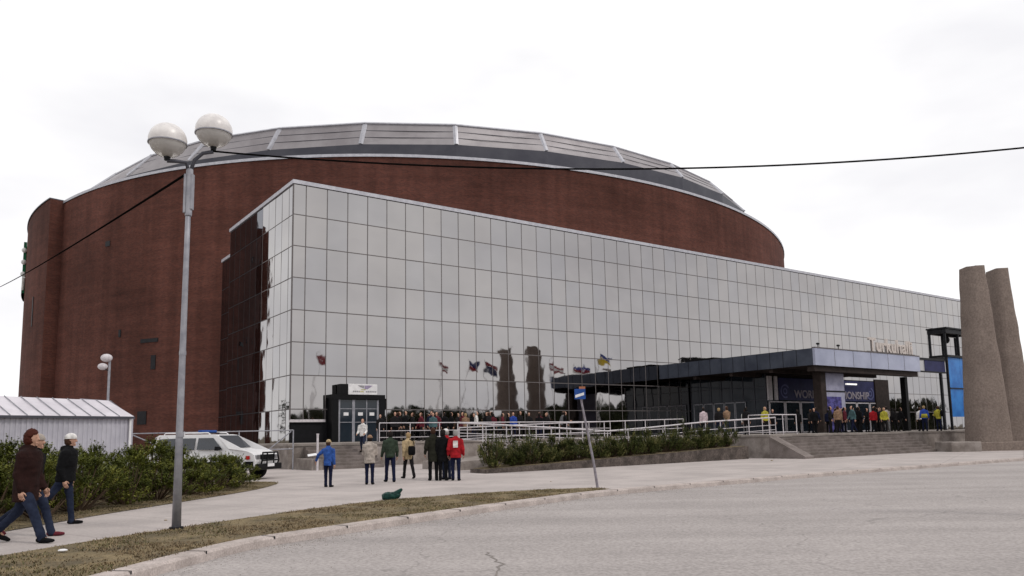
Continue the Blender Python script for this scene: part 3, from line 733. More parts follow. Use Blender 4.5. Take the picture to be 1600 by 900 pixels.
for t0, t1, o0, o1 in ((56.66, 59.08, 16.02, 16.1), (59.10, 61.6, 16.02, 16.1)):
    for z0, z1 in ((2.5, 5.1), (5.2, 8.04)):
        mb = MB(); tb(mb, t0, t1, o0, o1, z0, z1); mb.build('blue_panel', M_blue, tw)
mb = MB(); tb(mb, 56.78, 61.2, 16.1, 16.18, 5.1, 5.2); mb.build('cross_bar', M_dark, tw)
mb = MB(); mb.ball((4.6, -1.9, 8.6), (.28, .25, .35), 10, 8); mb.build('spot_lamp', M_black, tw)
mb = MB(); tb(mb, 51.15, 56.4, 15.9, 16.1, 7.62, 7.8); tb(mb, 51.15, 56.4, 15.9, 16.1, 6.5, 6.62); tb(mb, 51.15, 51.5, 15.9, 16.1, 6.63, 7.61); tb(mb, 55.3, 55.55, 15.9, 16.1, PL, 6.49); mb.build('link_frame', M_dark, tw)
mb = MB(); tb(mb, 52.6, 56.3, 15.98, 16.04, 6.63, 7.61); mb.build('link_panel', M_navy, tw)

# ------------------------------------------------------------------ stone pylons
def pylon(x, y, h, a0, a1, b0, b1, shift, label, rot=0.):
    g = thing('stone_pylon', label, 'pylon', (x, y, 0), rot, 'twin stone pylons beside the entrance')
    mb = MB(); n = 28; lev = 26; vs = []
    for j in range(lev + 1):
        f = j / lev; z = .55 + f * (h - .55)
        e = f ** 1.0
        ax = a0 + (a1 - a0) * e; by = b0 + (b1 - b0) * e
        cx = shift * f
        for k in range(n):
            a = 2 * math.pi * k / n; c, s = math.cos(a), math.sin(a)
            px = abs(c) ** .6 * (1 if c > 0 else -1) * ax; py = abs(s) ** .6 * (1 if s > 0 else -1) * by
            q = noise.noise(Vector((px * 1.1 + x, py * 1.1, z * .9))) * .045
            vs.append((cx + px * (1 + q / ax), py * (1 + q), z + (noise.noise(Vector((px * 2, py * 2, x))) * .10 if j == lev else 0)))
    fs = [(j * n + k, j * n + (k + 1) % n, (j + 1) * n + (k + 1) % n, (j + 1) * n + k) for j in range(lev) for k in range(n)]
    fs.append([lev * n + k for k in range(n)])
    mb.add(vs, fs); mb.build('shaft', M_granite, g)
    mb = MB(); mb.box(-a0 - .1, a0 + .22, -b0 - .2, b0 + .2, -.14, .56); mb.build('plinth', M_granite, g, bevel=.05)
    return g
p1 = pylon(31.2, 51.4, 12.2, 1.26, .57, 1.10, .85, -.10, 'nearer and slightly taller rough stone pylon tapering upward')
p1.children[0].location = (0, 0, 0)
p2 = pylon(34.5, 54.0, 12.5, 1.22, .50, 1.10, .8, -.06, 'rear rough stone pylon half hidden behind the nearer one')
mb = MB(); mb.box(-1.0, .9, -1.0, 1.0, -.14, .62); lw = tag(mb.build('stone_block', M_conc, bevel=.05), 'low square concrete block at the left foot of the nearer stone pylon', 'block'); lw.location = (28.5, 50.2, 0)

# ------------------------------------------------------------------ corrugated shed on the left
shed = thing('metal_shed', 'long pale corrugated metal shed with sloping ribbed roof behind the pine shrubs', 'shed', (-16.75, 34, 0), R(57))
M_corr = mat('corrugated_sheet', (.50, .49, .54), (.42, .41, .46), scale=.8, rough=.5, metal=.2)
M_sroof = mat('shed_roof_sheet', (.62, .59, .63), (.52, .49, .53), scale=.8, rough=.5, metal=.1)
mb = MB(); k = 0; vs = []; x = -14.
while x < 0:
    for dx, dy in ((0, 0), (.07, 0), (.10, .035), (.17, .035)):
        vs.append((x + dx, dy, -.1)); vs.append((x + dx, dy, 2.7))
    x += .2
nv = len(vs) // 2; mb.add(vs, [(2 * i, 2 * i + 2, 2 * i + 3, 2 * i + 1) for i in range(nv - 1)])
mb.build('front_wall', M_corr, shed)
mb = MB(); mb.add([(.02, 0, -.1), (.02, 6, -.1), (.02, 6, 2.7), (.02, 4.2, 3.62), (.02, 1.6, 3.42), (.02, 0, 2.7)], [(0, 1, 2, 3, 4, 5)])
mb.add([(-14, 6, -.1), (.02, 6, -.1), (.02, 6, 2.7), (-14, 6, 2.7)], [(1, 0, 3, 2)]); mb.build('end_wall', M_corr, shed)
mb = MB(); vs = [(-14.3, -.14, 2.66), (.1, -.14, 2.66), (-.10, 1.6, 3.42), (-14.3, 1.6, 3.62), (-.1, 6.1, 2.7), (-14.3, 6.1, 2.7)]
mb.add(vs, [(0, 1, 2, 3), (3, 2, 4, 5)])
mb.add([(v[0], v[1], v[2] - .05) for v in vs], [(3, 2, 1, 0)]); mb.add([(-14.3, -.14, 2.6), (.1, -.14, 2.6), (.1, -.14, 2.66), (-14.3, -.14, 2.66)], [(0, 1, 2, 3)])
rf = mb.build('roof', M_sroof, shed)
mb = MB(); x = -14.2
while x < .05: 
    mb.tube([(x, -.14, 2.68), (x - .1, 1.6, 3.44 + .2 * (-x / 14.3))], .022, 4); x += .62
mb.build('roof_rib', M_galv, rf)
mb = MB(); mb.box(-14.3, .12, -.17, -.145, 2.56, 2.66); mb.build('gutter', M_fascia, shed)
mb = MB(); mb.tube([(-.02, -.06, 0), (-.02, -.06, 2.6)], .05, 8); mb.build('corner_post', M_white, shed)

# fence between shed and terrace
fe = thing('metal_fence', 'low galvanised pipe fence with diagonal braces between the shed and terrace', 'fence', (-17.0, 37.5, 0))
x1 = 4.9
for h in (1.0, 1.95):
    mb = MB(); mb.tube([(-1.6, 0, h), (5.7, 2.5, h + .06)], .028, 8); mb.build('rail', M_galv, fe)
for f in (0, .33, .66, 1.): 
    mb = MB(); p = Vector((-1.6, 0, 0)).lerp(Vector((5.7, 2.5, 0)), f); mb.tube([p, p + Vector((0, 0, 2.03))], .035, 8); mb.build('post', M_galv, fe)
for a, b in (((-1.4, .1, 1.9), (.6, .75, .9)), ((5.6, 2.46, 1.95), (4.3, 2.0, .8))):
    mb = MB(); mb.tube([a, b], .03, 8); mb.build('brace', M_galv, fe)

# ------------------------------------------------------------------ street lamp
lamp = thing('street_lamp', 'tall galvanised street lamp with two half frosted globe heads on the verge', 'street lamp', (-6.0, 14.0, 0))
mb = MB(); mb.tube([(0, 0, -.05), (0, 0, 1.6), (.02, 0, 4.9), (.03, 0, 6.55)], [.080, .062, .048, .044], 14); mb.build('pole', M_galv, lamp, smooth=True)
mb = MB(); mb.tube([(0, 0, -.05), (0, 0, .05)], .12, 12); mb.build('foot', M_dark, lamp)
for z_, r_ in ((1.62, .070), (3.1, .062)):
    mb = MB(); mb.tube([(.01, 0, z_), (.01, 0, z_ + .08)], r_, 12); mb.build('collar', M_galv, lamp)
mb = MB(); mb.box(-.055, -.01, -.06, .06, 5.75, 6.5); mb.box(.065, .11, -.05, .05, 5.82, 6.5); mb.tube([(.03, 0, 5.7), (.03, 0, 6.6)], .062, 12); mb.build('sleeve', M_galv, lamp, bevel=.01)
M_glo = mat('frosted_globe', (.74, .71, .69), (.60, .57, .56), scale=4, rough=.35, spec=.6)
M_clr = bpy.data.materials.new('clear_globe'); M_clr.use_nodes = True
b = M_clr.node_tree.nodes['Principled BSDF']; b.inputs['Base Color'].default_value = (.95, .92, .88, 1); b.inputs['Roughness'].default_value = .35; b.inputs['Transmission Weight'].default_value = .6; b.inputs['IOR'].default_value = 1.12
for gx, gz, gy, pth in ((-.29, 7.07, -.25, [(.02, 0, 6.5), (-.02, -.04, 6.72), (-.14, -.16, 6.70), (-.29, -.25, 6.68)]), (.42, 7.38, .1, [(.03, 0, 6.5), (.10, .02, 6.78), (.24, .06, 6.93), (.42, .1, 6.97)])):
    mb = MB(); mb.tube(pth, .035, 10); arm = mb.build('arm', M_fascia, lamp, smooth=True)
    mb = MB(); mb.tube([(gx, gy, gz - .38), (gx, gy, gz - .26)], [.05, .065], 10); mb.tube([(gx, gy, gz - .27), (gx, gy, gz - .16)], .09, 10); mb.build('lamp_holder', M_black, lamp)
    mb = MB(); mb.ball((gx, gy, gz), (.335, .335, .32), 28, 12, lo=0, hi=.56); mb.ball((gx, gy, gz), (.32, .32, .31), 28, 12, lo=0, hi=.56); tp = mb.build('globe_top', M_glo, lamp, smooth=True)
    mb = MB(); mb.tube([(gx, gy, gz - .075), (gx, gy, gz - .055)], .342, 28); mb.build('rim', M_galv, tp)
    mb = MB(); mb.ball((gx, gy, gz), (.33, .33, .32), 28, 10, lo=.56, hi=.96); mb.build('globe_bottom', M_clr, lamp, smooth=True)

# small twin floodlight beyond the shed
fl = thing('floodlight_mast', 'short thin mast with two pale floodlights rising behind the metal shed', 'lamp post', (-23.5, 45, 0))
mb = MB(); mb.tube([(0, 0, 0), (0, 0, 6.3)], .07, 10); mb.build('pole', M_galv, fl)
for dx, dz, s in ((-.14, 6.45, 1), (-.34, 5.95, .85)):
    mb = MB(); mb.ball((dx, -.1, dz), (.34 * s, .24 * s, .24 * s), 14, 8); hd = mb.build('lamp_head', M_rail, fl, smooth=True)
    mb = MB(); mb.tube([(dx, -.1, dz - .12), (0, 0, dz - .25)], .035, 6); mb.build('bracket', M_dark, hd)

# overhead cables
def cable(p, q, sag, label, r=.014, n=40):
    mb = MB(); p, q = Vector(p), Vector(q); c = p
    pts = [p.lerp(q, i / n) - Vector((0, 0, 4 * sag * (i / n) * (1 - i / n))) - p for i in range(n + 1)]
    mb.tube(pts, r, 6); o = mb.build('overhead_cable', mat('cable_rubber', (.006, .006, .006), rough=.95, spec=0)); o.location = p
    return tag(o, label, 'cable')
cable((-5.58, 14.1, 6.98), (11.2, 14.1, 6.9), .46, 'thin black cable sagging right from the street lamp across the sky', .017, 60)
cable((-6.02, 14.05, 6.55), (-42, 62, 14.1), .15, 'thin black cable dropping left from the street lamp in front of the brick wall', .024)
for x, y, h, lab in ((11.2, 14.1, 7.3, 'wooden pole carrying the overhead cable right of the road'), (-42, 62, 14.3, 'wooden pole carrying the overhead cable left of the shed')):
    mb = MB(); mb.tube([(0, 0, -.16), (0, 0, h)], [.16, .10], 10); o = tag(mb.build('utility_pole', mat('pole_wood', (.16, .12, .09), scale=3)), lab, 'pole', 'wooden poles carrying the cables'); o.location = (x, y, 0)

# leaning road sign
rs = thing('road_sign', 'thin leaning sign post with small blue and white sign at the verge end', 'road sign', (2.4, 22.75, 0))
M_sblue = mat('sign_blue', (.025, .08, .30), rough=.4); M_or = mat('rust_orange', (.42, .17, .09), rough=.6); M_spost = mat('worn_post', (.27, .25, .28), (.19, .17, .19), scale=6, rough=.6)
mb = MB(); mb.tube([(0, 0, -.03), (-.10, 0, .75), (-.46, .02, 2.85)], [.04, .036, .03], 10); mb.build('post', M_spost, rs)
mb = MB(); mb.box(-.60, -.28, -.055, -.035, 2.56, 2.86); sp = mb.build('sign_plate', M_sblue, rs, bevel=.005)
mb = MB(); mb.add([(-.58, -.060, 2.60), (-.32, -.060, 2.68), (-.32, -.060, 2.76), (-.58, -.060, 2.68)], [(0, 1, 2, 3)]); mb.build('sign_marking', M_white, sp)
mb = MB(); mb.box(-.46, -.28, -.035, -.02, 2.60, 2.93); pl_ = mb.build('rear_plate', M_or, rs)
rs.rotation_euler = (0, 0, 0)

# ------------------------------------------------------------------ shrubs
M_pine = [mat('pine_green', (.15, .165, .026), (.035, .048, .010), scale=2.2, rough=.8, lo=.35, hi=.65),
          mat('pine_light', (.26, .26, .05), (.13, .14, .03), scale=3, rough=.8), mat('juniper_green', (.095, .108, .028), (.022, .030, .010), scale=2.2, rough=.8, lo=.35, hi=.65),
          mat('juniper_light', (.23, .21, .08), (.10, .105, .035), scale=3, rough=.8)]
M_wood = mat('shrub_wood', (.09, .06, .04), scale=6)
def shrub_mesh(seed, rx, ry, h, shoots, needles, mats, spike=.35):
    rr = random.Random(seed); mb = MB(); st = MB()
    clumps = []
    for i in range(26):                                     # boughs: each carries a tuft of upright shoots
        a = rr.uniform(0, 6.283); q = math.sqrt(rr.random()); x, y = rx * q * math.cos(a), ry * q * math.sin(a)
        z = h * (1 - .5 * q * q) * (rr.uniform(.72, 1.) if i % 2 else rr.uniform(.25, .7))
        clumps.append((x, y, z, rr.uniform(.16, .30), rr.random() < .45))
        st.tube([(x * .2, y * .2, 0), (x * .7, y * .7, z * .55), (x, y, z * .9)], [.022, .016, .008], 5)
    per = shoots // len(clumps)
    for x, y, z, cr_, light in clumps:
        out = Vector((x / rx, y / ry, 0)) * .55
        for i in range(per):
            d0 = Vector((rr.gauss(0, 1), rr.gauss(0, 1), rr.gauss(0, .8))).normalized() * (cr_ * rr.random() ** .5)
            p0 = Vector((x, y, z - cr_ * .6)) + d0
            if p0.z < .04: p0.z = rr.uniform(.04, .2)
            d = Vector((out.x + d0.x * 1.6 + rr.gauss(0, .15), out.y + d0.y * 1.6 + rr.gauss(0, .15), 1)).normalized(); l = rr.uniform(.10, .24)
            if rr.random() < .04: l += .16
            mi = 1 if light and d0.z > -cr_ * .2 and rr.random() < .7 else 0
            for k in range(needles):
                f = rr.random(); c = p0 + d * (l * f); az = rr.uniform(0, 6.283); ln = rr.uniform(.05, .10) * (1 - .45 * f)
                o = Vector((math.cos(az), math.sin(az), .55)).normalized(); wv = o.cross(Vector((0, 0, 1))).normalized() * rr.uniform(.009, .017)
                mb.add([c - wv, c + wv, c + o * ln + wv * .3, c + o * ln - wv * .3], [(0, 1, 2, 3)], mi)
    return mb, st
def make_shrub(name, label, seed, rx, ry, h, shoots, needles, mats, group):
    g = thing(name, label, 'shrub', (0, 0, 0), 0, group)
    mb, st = shrub_mesh(seed, rx, ry, h, shoots, needles, mats); mb.build('foliage', mats, g); st.build('stem', M_wood, g)
    return g
GP = 'dwarf pine shrubs in the bed along the pavement'
protos = [make_shrub('pine_shrub', 'x', 11 + i, 1.0, 1.0, 1.62 + .12 * i, 620, 20, M_pine[:2], GP) for i in range(3)]
place = []
rr = random.Random(5)
front = [(-10.35, 13.2), (-10.2, 14.9), (-10.05, 16.5), (-9.95, 18.1), (-9.85, 19.7), (-9.7, 21.3), (-9.55, 22.9), (-9.45, 24.5), (-9.5, 26.1), (-10.0, 27.4)]
for x, y in front: place.append((x + rr.uniform(-.1, .1), y + rr.uniform(-.15, .15), 0))
for x, y in [(-11.9, 14.0), (-11.8, 16.0), (-11.7, 17.9), (-11.6, 19.7), (-11.4, 21.6), (-11.3, 23.5), (-11.3, 25.3), (-11.9, 27.0)]: place.append((x + rr.uniform(-.2, .2), y + rr.uniform(-.2, .2), 1))
for x, y in [(-13.6, 17.4), (-13.5, 19.6), (-13.4, 21.7), (-13.3, 23.8), (-13.4, 25.9), (-15.3, 20.7), (-15.3, 23.0), (-15.3, 25.3), (-17.2, 24.6), (-17.3, 27), (-19.4, 26.6)]: place.append((x, y, 2))
used = [False] * 3
ordn = ['nearest the camera', 'second from the near end', 'third from the near end', 'fourth from the near end', 'fifth from the near end', 'sixth from the near end', 'seventh from the near end', 'eighth from the near end', 'ninth from the near end', 'farthest, in front of the white car']
ci = [0, 0, 0]
for x, y, row in place:
    k = rr.randrange(3)
    if not used[k]: s = protos[k]; used[k] = True
    else: s = copy_tree(protos[k])
    s.location = (x, y, 0); s.rotation_euler = (0, 0, rr.uniform(0, 6.28)); q = rr.uniform(.94, 1.18) * (.92 if row == 0 else 1.0); s.scale = (q, q, q * rr.uniform(.78, 1.08) * (1. if row else .88) * (1 - .17 * max(0, min(1, (y - 19) / 6))))
    s['label'] = ('front row dwarf pine shrub along the pavement, ' + ordn[ci[0]]) if row == 0 else ('dwarf pine shrub in the second row behind the pavement edge' if row == 1 else 'dwarf pine shrub in the rear of the bed before the shed')
    ci[row] += 1
GJ = 'low shrubs in the long planter'
planter = thing('planter', 'long low dark stone planter wall filled with green shrubs before the terrace', 'planter', tuple(W(-.3, 24, 0)), ANG)
M_pw = mat('planter_stone', (.12, .098, .088), (.06, .05, .045), scale=2., rough=.95, speck=.3, sscale=14, coord='World', bump=.8, bscale=8)
pp = [(0, 0), (.8, -.45 * 0 + .0), (18.3, 1.0), (18.3, 3.4), (3, 3.0), (0, 1.2)]
def plz(x, y): return .16 + .55 * max(0, min(1, x / 18.3))
mb = MB(); mb.prism(pp, -.14, plz); mb.build('wall', M_pw, planter)
mb = MB(); mb.prism([(x * .985 + .15, y * .8 + .28) for x, y in pp], .1, lambda x, y: plz(x, y) + .012); mb.build('soil', M_verge, planter)
jp = [make_shrub('low_shrub', 'x', 31 + i, .85, .75, .98 + .14 * i, 540, 18, M_pine[2:], GJ) for i in range(3)]
used = [False] * 3
jl = []
for i in range(17):
    f = i / 16; jl.append((.9 + 16.6 * f + rr.uniform(-.2, .2), .9 + .95 * f + rr.uniform(-.12, .12), 0))
for i in range(13):
    f = i / 12; jl.append((2.8 + 14.4 * f + rr.uniform(-.2, .2), 2.1 + .6 * f, 1))
names = ['first', 'second', 'third', 'fourth', 'fifth', 'sixth', 'seventh', 'eighth', 'ninth', 'tenth', 'eleventh', 'twelfth', 'thirteenth', 'fourteenth', 'fifteenth', 'sixteenth', 'last']
j = 0
for i, (x, y, row) in enumerate(jl):
    k = rr.randrange(3)
    if not used[k]: s = jp[k]; used[k] = True
    else: s = copy_tree(jp[k])
    p = W(-.3 + x, 24 - y, plz(x, y) - .02); s.location = p; s.rotation_euler = (0, 0, rr.uniform(0, 6.28)); q = rr.uniform(.8, 1.05) * (1.0 - .012 * x)
    s.scale = (q * 1.05, q * 1.05, q * rr.uniform(.85, 1.45) * (1.0 + .006 * x))
    if row == 0: s['label'] = names[j] + ' green shrub from the left in the planter front row'; j += 1
    else: s['label'] = 'green shrub in the back row of the long planter'
for lst in (protos, jp): pass

# ------------------------------------------------------------------ trees seen only in the mirrored glass
def tree(x, y, h, seed, label, leaf=.5, n=900):
    rr = random.Random(seed); g = thing('tree', label, 'tree', (x, y, -.1), 0, 'bare and leafy trees mirrored in the glass')
    mb = MB(); mb.tube([(0, 0, 0), (.1, 0, h * .4), (0, .1, h * .8)], [.22, .16, .06], 8)
    for i in range(7):
        a = rr.uniform(0, 6.28); z = h * rr.uniform(.3, .6); mb.tube([(0, 0, z), (math.cos(a) * h * .18, math.sin(a) * h * .18, z + h * .2)], [.08, .03], 6)
    mb.build('trunk', M_wood, g)
    mb = MB()
    for i in range(n):
        d = Vector((rr.gauss(0, 1), rr.gauss(0, 1), rr.gauss(0, 1))).normalized() * (rr.random() ** .4)
        p = Vector((d.x * h * .36, d.y * h * .36, h * .58 + d.z * h * .42)); q = rr.uniform(.5, 1) * leaf * .5
        a = Vector((rr.gauss(0, 1), rr.gauss(0, 1), rr.gauss(0, 1))).normalized(); b = a.orthogonal().normalized() * q; c = a.cross(b)
        mb.add([p - b, p + c * .6, p + b, p - c * .6], [(0, 1, 2, 3)])
    mb.build('crown', mat('far_foliage', (.04, .045, .02), (.015, .018, .008)), g)
for i, (x, y, h) in enumerate([(-62, 80, 8.5), (-66, 86, 7.5), (-58, 76, 6), (-72, 84, 8)]): tree(x, y, h, 60 + i, 'broad tree beyond the left edge, mirrored in the side of the glass hall')
def wood():
    rr = random.Random(77); mb = MB()
    for i in range(1500):
        a = R(rr.uniform(58, 170)); d = rr.uniform(95, 150); x, y = d * math.sin(a) + 5, d * math.cos(a) + 40; h = rr.uniform(5.6, 8.0) * (1 + .25 * noise.noise(Vector((a * 6, 0, 0))))
        for k in range(30):
            f = rr.random(); rad = h * .34 * (1 - f) ** .6; an = rr.uniform(0, 6.28); q = rr.uniform(.5, 1.1)
            p = Vector((x + math.cos(an) * rad, y + math.sin(an) * rad, -.1 + h * f)); b = Vector((math.sin(an), -math.cos(an), 0)) * q; c = Vector((0, 0, q))
            mb.add([p - b - c * .5, p + b - c * .5, p + c], [(0, 1, 2)])
    return tag(mb.build('woodland', mat('far_foliage', (.04, .045, .02))), 'far dark belt of trees beyond the road, mirrored low in the glass', 'woodland', kind='stuff')
wood()

# ------------------------------------------------------------------ flagpoles right of the frame, mirrored in the glass
FC = {'red': (.26, .015, .02), 'white': (.75, .75, .75), 'blue': (.03, .06, .35), 'dblue': (.02, .03, .14), 'yellow': (.75, .55, .03), 'dred': (.22, .02, .03), 'green': (.02, .03, .10)}
for k, v in FC.items(): mat('flag_' + k, v, rough=.8)
flags = [((27.1, 26.4), 12.6, ['red', 'red'], 'plain red flag'), ((32.2, 41.6), 11.2, ['dred', 'white', 'dred'], 'dark red flag with white middle stripe'), ((33.4, 45.0), 11.3, ['dblue', 'red'], 'dark blue over red flag'),
         ((34.1, 47.3), 10.9, ['red', 'green'], 'red over dark blue flag'), ((36.2, 49.0), 10.4, ['red', 'red'], 'small plain red flag'), ((47.4, 49), 11.6, ['white', 'blue', 'white'], 'white flag with blue middle stripe'),
         ((48.4, 52), 12.0, ['red', 'white', 'red'], 'red flag with broad white middle stripe'), ((49.6, 55.7), 11.7, ['blue', 'red', 'white'], 'blue red and white striped flag'), ((50.6, 58.9), 12.9, ['blue', 'yellow'], 'blue over yellow flag')]
for (x, y), h, cs, lab in flags:
    g = thing('flagpole', 'white flagpole right of the frame flying a ' + lab, 'flagpole', (x, y, -.12), 0, 'flagpoles mirrored in the glass hall')
    mb = MB(); mb.tube([(0, 0, 0), (0, 0, h + .3)], [.07, .04], 8); mb.ball((0, 0, h + .35), .08, 8, 6); mb.build('pole', M_white, g)
    mb = MB(); nx = 12; nb = len(cs)
    for b in range(nb):
        vs = []
        for i in range(nx + 1):
            for zz in (h - 1.15 * b / nb, h - 1.15 * (b + 1) / nb):
                f = i / nx; vs.append((-.6 * f + .16 * math.sin(f * 7), 1.8 * f, zz - .55 * f ** 1.4 + .08 * math.sin(f * 9 + b)))
        mb.add(vs, [(2 * i, 2 * i + 1, 2 * i + 3, 2 * i + 2) for i in range(nx)], b)
    mb.build('flag', [bpy.data.materials['flag_' + c] for c in cs], g, smooth=True)

# ------------------------------------------------------------------ white off-road car
car = thing('off_road_car', 'white off-road car with black bull bar and blue roof light parked behind the shrubs', 'car', (-12.15, 31.75, 0), R(-13))
M_cw = mat('car_white', (.74, .73, .74), (.66, .65, .66), scale=1.5, rough=.28, spec=.6); M_cg = mat('car_glass', (.02, .025, .035), rough=.08, spec=.8)
M_tyre = mat('tyre_rubber', (.018, .018, .018), rough=.9); M_chr = mat('rim_metal', (.45, .45, .47), rough=.3, metal=.8); M_red = mat('lens_red', (.45, .02, .02), rough=.3)
prof = [(-2.5, .55), (-2.55, .95), (-2.42, 1.15), (-2.2, 1.72), (-2.05, 1.80), (.35, 1.80), (.55, 1.77), (1.18, 1.22), (2.05, 1.10), (2.32, .98), (2.38, .75), (2.36, .5), (1.98, .5)]
def car_body():
    bm = bmesh.new()
    def arch(cx, r):
        return [(cx + r * math.cos(a), .36 + r * math.sin(a)) for a in [math.pi * k / 8 for k in range(0, 9)]]
    outline = [(-2.5, .5)] + prof[1:-1] + arch(1.5, .43) + arch(-1.45, .43)
    fin = []
    # bottom goes right to left through arches
    pts = [(-2.5, .5)] + prof[1:12] + [p for p in arch(1.5, .43)] + [p for p in arch(-1.45, .43)]
    layers = [(-.86, .88), (-.90, 0), (.90, 0), (.86, .88)]
    def yw(z): return .90 if z < 1.12 else .90 - (z - 1.12) * .26
    L1 = [bm.verts.new((x, -yw(z), z)) for x, z in pts]; L2 = [bm.verts.new((x, yw(z), z)) for x, z in pts]
    n = len(pts)
    for i in range(n): bm.faces.new((L1[i], L1[(i + 1) % n], L2[(i + 1) % n], L2[i]))
    bm.faces.new(L1[::-1]); bm.faces.new(L2)
    bmesh.ops.triangulate(bm, faces=[f for f in bm.faces if len(f.verts) > 4]); bmesh.ops.recalc_face_normals(bm, faces=bm.faces)
    me = bpy.data.meshes.new('body'); bm.to_mesh(me); bm.free(); me.materials.append(M_cw)
    o = bpy.data.objects.new('body', me); COL.objects.link(o); o.parent = car
    b = o.modifiers.new('b', 'BEVEL'); b.width = .05; b.segments = 3; b.limit_method = 'ANGLE'; b.angle_limit = R(25)
    return o
body = car_body()
def yw(z): return .90 if z < 1.12 else .90 - (z - 1.12) * .26
for sy in (-1, 1):
    for nm, pts in (('rear_side_window', [(-2.15, 1.2), (-2.02, 1.64), (-1.25, 1.66), (-1.25, 1.2)]), ('rear_door_window', [(-1.15, 1.2), (-1.15, 1.66), (-.35, 1.66), (-.35, 1.2)]), ('front_door_window', [(-.22, 1.2), (-.22, 1.66), (.42, 1.66), (.92, 1.2)])):
        mb = MB(); e = .012
        mb.add([(x, sy * (yw(z) + e), z) for x, z in pts] + [(x, sy * (yw(z) - .02), z) for x, z in pts], [(0, 1, 2, 3), (7, 6, 5, 4), (0, 4, 5, 1), (1, 5, 6, 2), (2, 6, 7, 3), (3, 7, 4, 0)]); mb.build(nm, M_cg, car)
    for x in (1.5, -1.45):
        wh = bpy.data.objects.new('wheel', None); COL.objects.link(wh); wh.parent = car; wh.location = (x, sy * .78, .36)
        mb = MB(); mb.tube([(0, -.12, 0), (0, -.09, 0), (0, .09, 0), (0, .12, 0)], [.32, .36, .36, .32], 24); mb.build('tyre', M_tyre, wh)
        mb = MB(); mb.tube([(0, sy * .10, 0), (0, sy * .13, 0)], [.21, .19], 20); mb.tube([(0, sy * .13, 0), (0, sy * .16, 0)], .06, 10); mb.build('rim', M_chr, wh)
    mb = MB(); mb.box(-1.0, 1.05, sy * .905, sy * .93, .46, .72); mb.box(-2.5, -1.9, sy * .905, sy * .93, .46, .72); mb.box(1.95, 2.3, sy * .905, sy * .93, .5, .72); mb.build('lower_cladding', M_black, car)
    mb = MB(); mb.box(2.30, 2.40, sy * .56, sy * .84, .80, .97); mb.build('headlight', M_chr, car, bevel=.02)
    mb = MB(); mb.box(1.98, 2.14, sy * .90, sy * .925, .80, .94); mb.build('side_marker', M_red, car)
    mb = MB(); mb.box(.72, .86, sy * .92, sy * 1.10, 1.16, 1.32); mb.build('mirror', M_black, car, bevel=.02)
    mb = MB(); mb.box(-2.58, -2.5, sy * .72, sy * .88, .85, 1.1); mb.build('tail_light', M_red, car)
mb = MB(); mb.add([(1.16, -.74, 1.255), (1.16, .74, 1.255), (.60, .66, 1.745), (.60, -.66, 1.745)], [(0, 1, 2, 3)]); w1 = mb.build('windscreen', M_cg, car); w1.location = (.02, 0, .01)
mb = MB(); mb.add([(-2.42, -.74, 1.2), (-2.42, .74, 1.2), (-2.24, .66, 1.66), (-2.24, -.66, 1.66)], [(0, 3, 2, 1)]); w2 = mb.build('rear_window', M_cg, car); w2.location = (-.025, 0, .01)
mb = MB(); mb.tube([(2.42, -.62, .45), (2.52, -.62, .75), (2.50, -.55, 1.05), (2.50, .55, 1.05), (2.52, .62, .75), (2.42, .62, .45)], .035, 8)
mb.tube([(2.52, -.62, .75), (2.52, .62, .75)], .03, 8); mb.tube([(2.5, -.25, .45), (2.52, -.25, 1.05)], .03, 8); mb.tube([(2.5, .25, .45), (2.52, .25, 1.05)], .03, 8); mb.build('bull_bar', M_black, car)
mb = MB(); mb.box(2.36, 2.52, -.88, .88, .38, .62); mb.build('front_bumper', M_black, car, bevel=.03)
mb = MB(); mb.box(-2.66, -2.5, -.88, .88, .42, .62); mb.build('rear_bumper', M_black, car, bevel=.03)
mb = MB(); mb.box(2.36, 2.40, -.5, .5, .78, .98); mb.build('grille', M_black, car)
mb = MB(); mb.box(2.53, 2.55, -.24, .24, .50, .62); mb.build('number_plate', M_white, car)
for sy in (-1, 1):
    mb = MB(); mb.tube([(-1.9, sy * .62, 1.80), (-1.85, sy * .62, 1.87), (.1, sy * .62, 1.87), (.2, sy * .62, 1.80)], .022, 8); mb.build('roof_rail', M_white, car)
mb = MB(); mb.box(-.45, -.25, -.5, .5, 1.88, 1.98); mb.build('roof_light', M_sblue, car, bevel=.02)
mb = MB(); mb.box(-.95, -.85, -.62, .62, 1.86, 1.89); mb.box(-.28, -.20, -.62, .62, 1.85, 1.88); mb.build('roof_bar', M_black, car)

# ------------------------------------------------------------------ people
def remesh(mb, vox, smooth=4, keep=None):
    me = bpy.data.meshes.new('t'); me.from_pydata(mb.v, [], mb.f); me.update()
    bm = bmesh.new(); bm.from_mesh(me); bmesh.ops.remove_doubles(bm, verts=bm.verts, dist=1e-5); bmesh.ops.recalc_face_normals(bm, faces=bm.faces); bm.to_mesh(me); bm.free()
    o = bpy.data.objects.new('t', me); COL.objects.link(o)
    r = o.modifiers.new('r', 'REMESH'); r.mode = 'VOXEL'; r.voxel_size = vox; r.use_smooth_shade = True
    s = o.modifiers.new('s', 'SMOOTH'); s.iterations = smooth; s.factor = .5
    dg = bpy.context.evaluated_depsgraph_get(); out = bpy.data.meshes.new_from_object(o.evaluated_get(dg))
    bpy.data.objects.remove(o); out.polygons.foreach_set('use_smooth', [True] * len(out.polygons)); return out

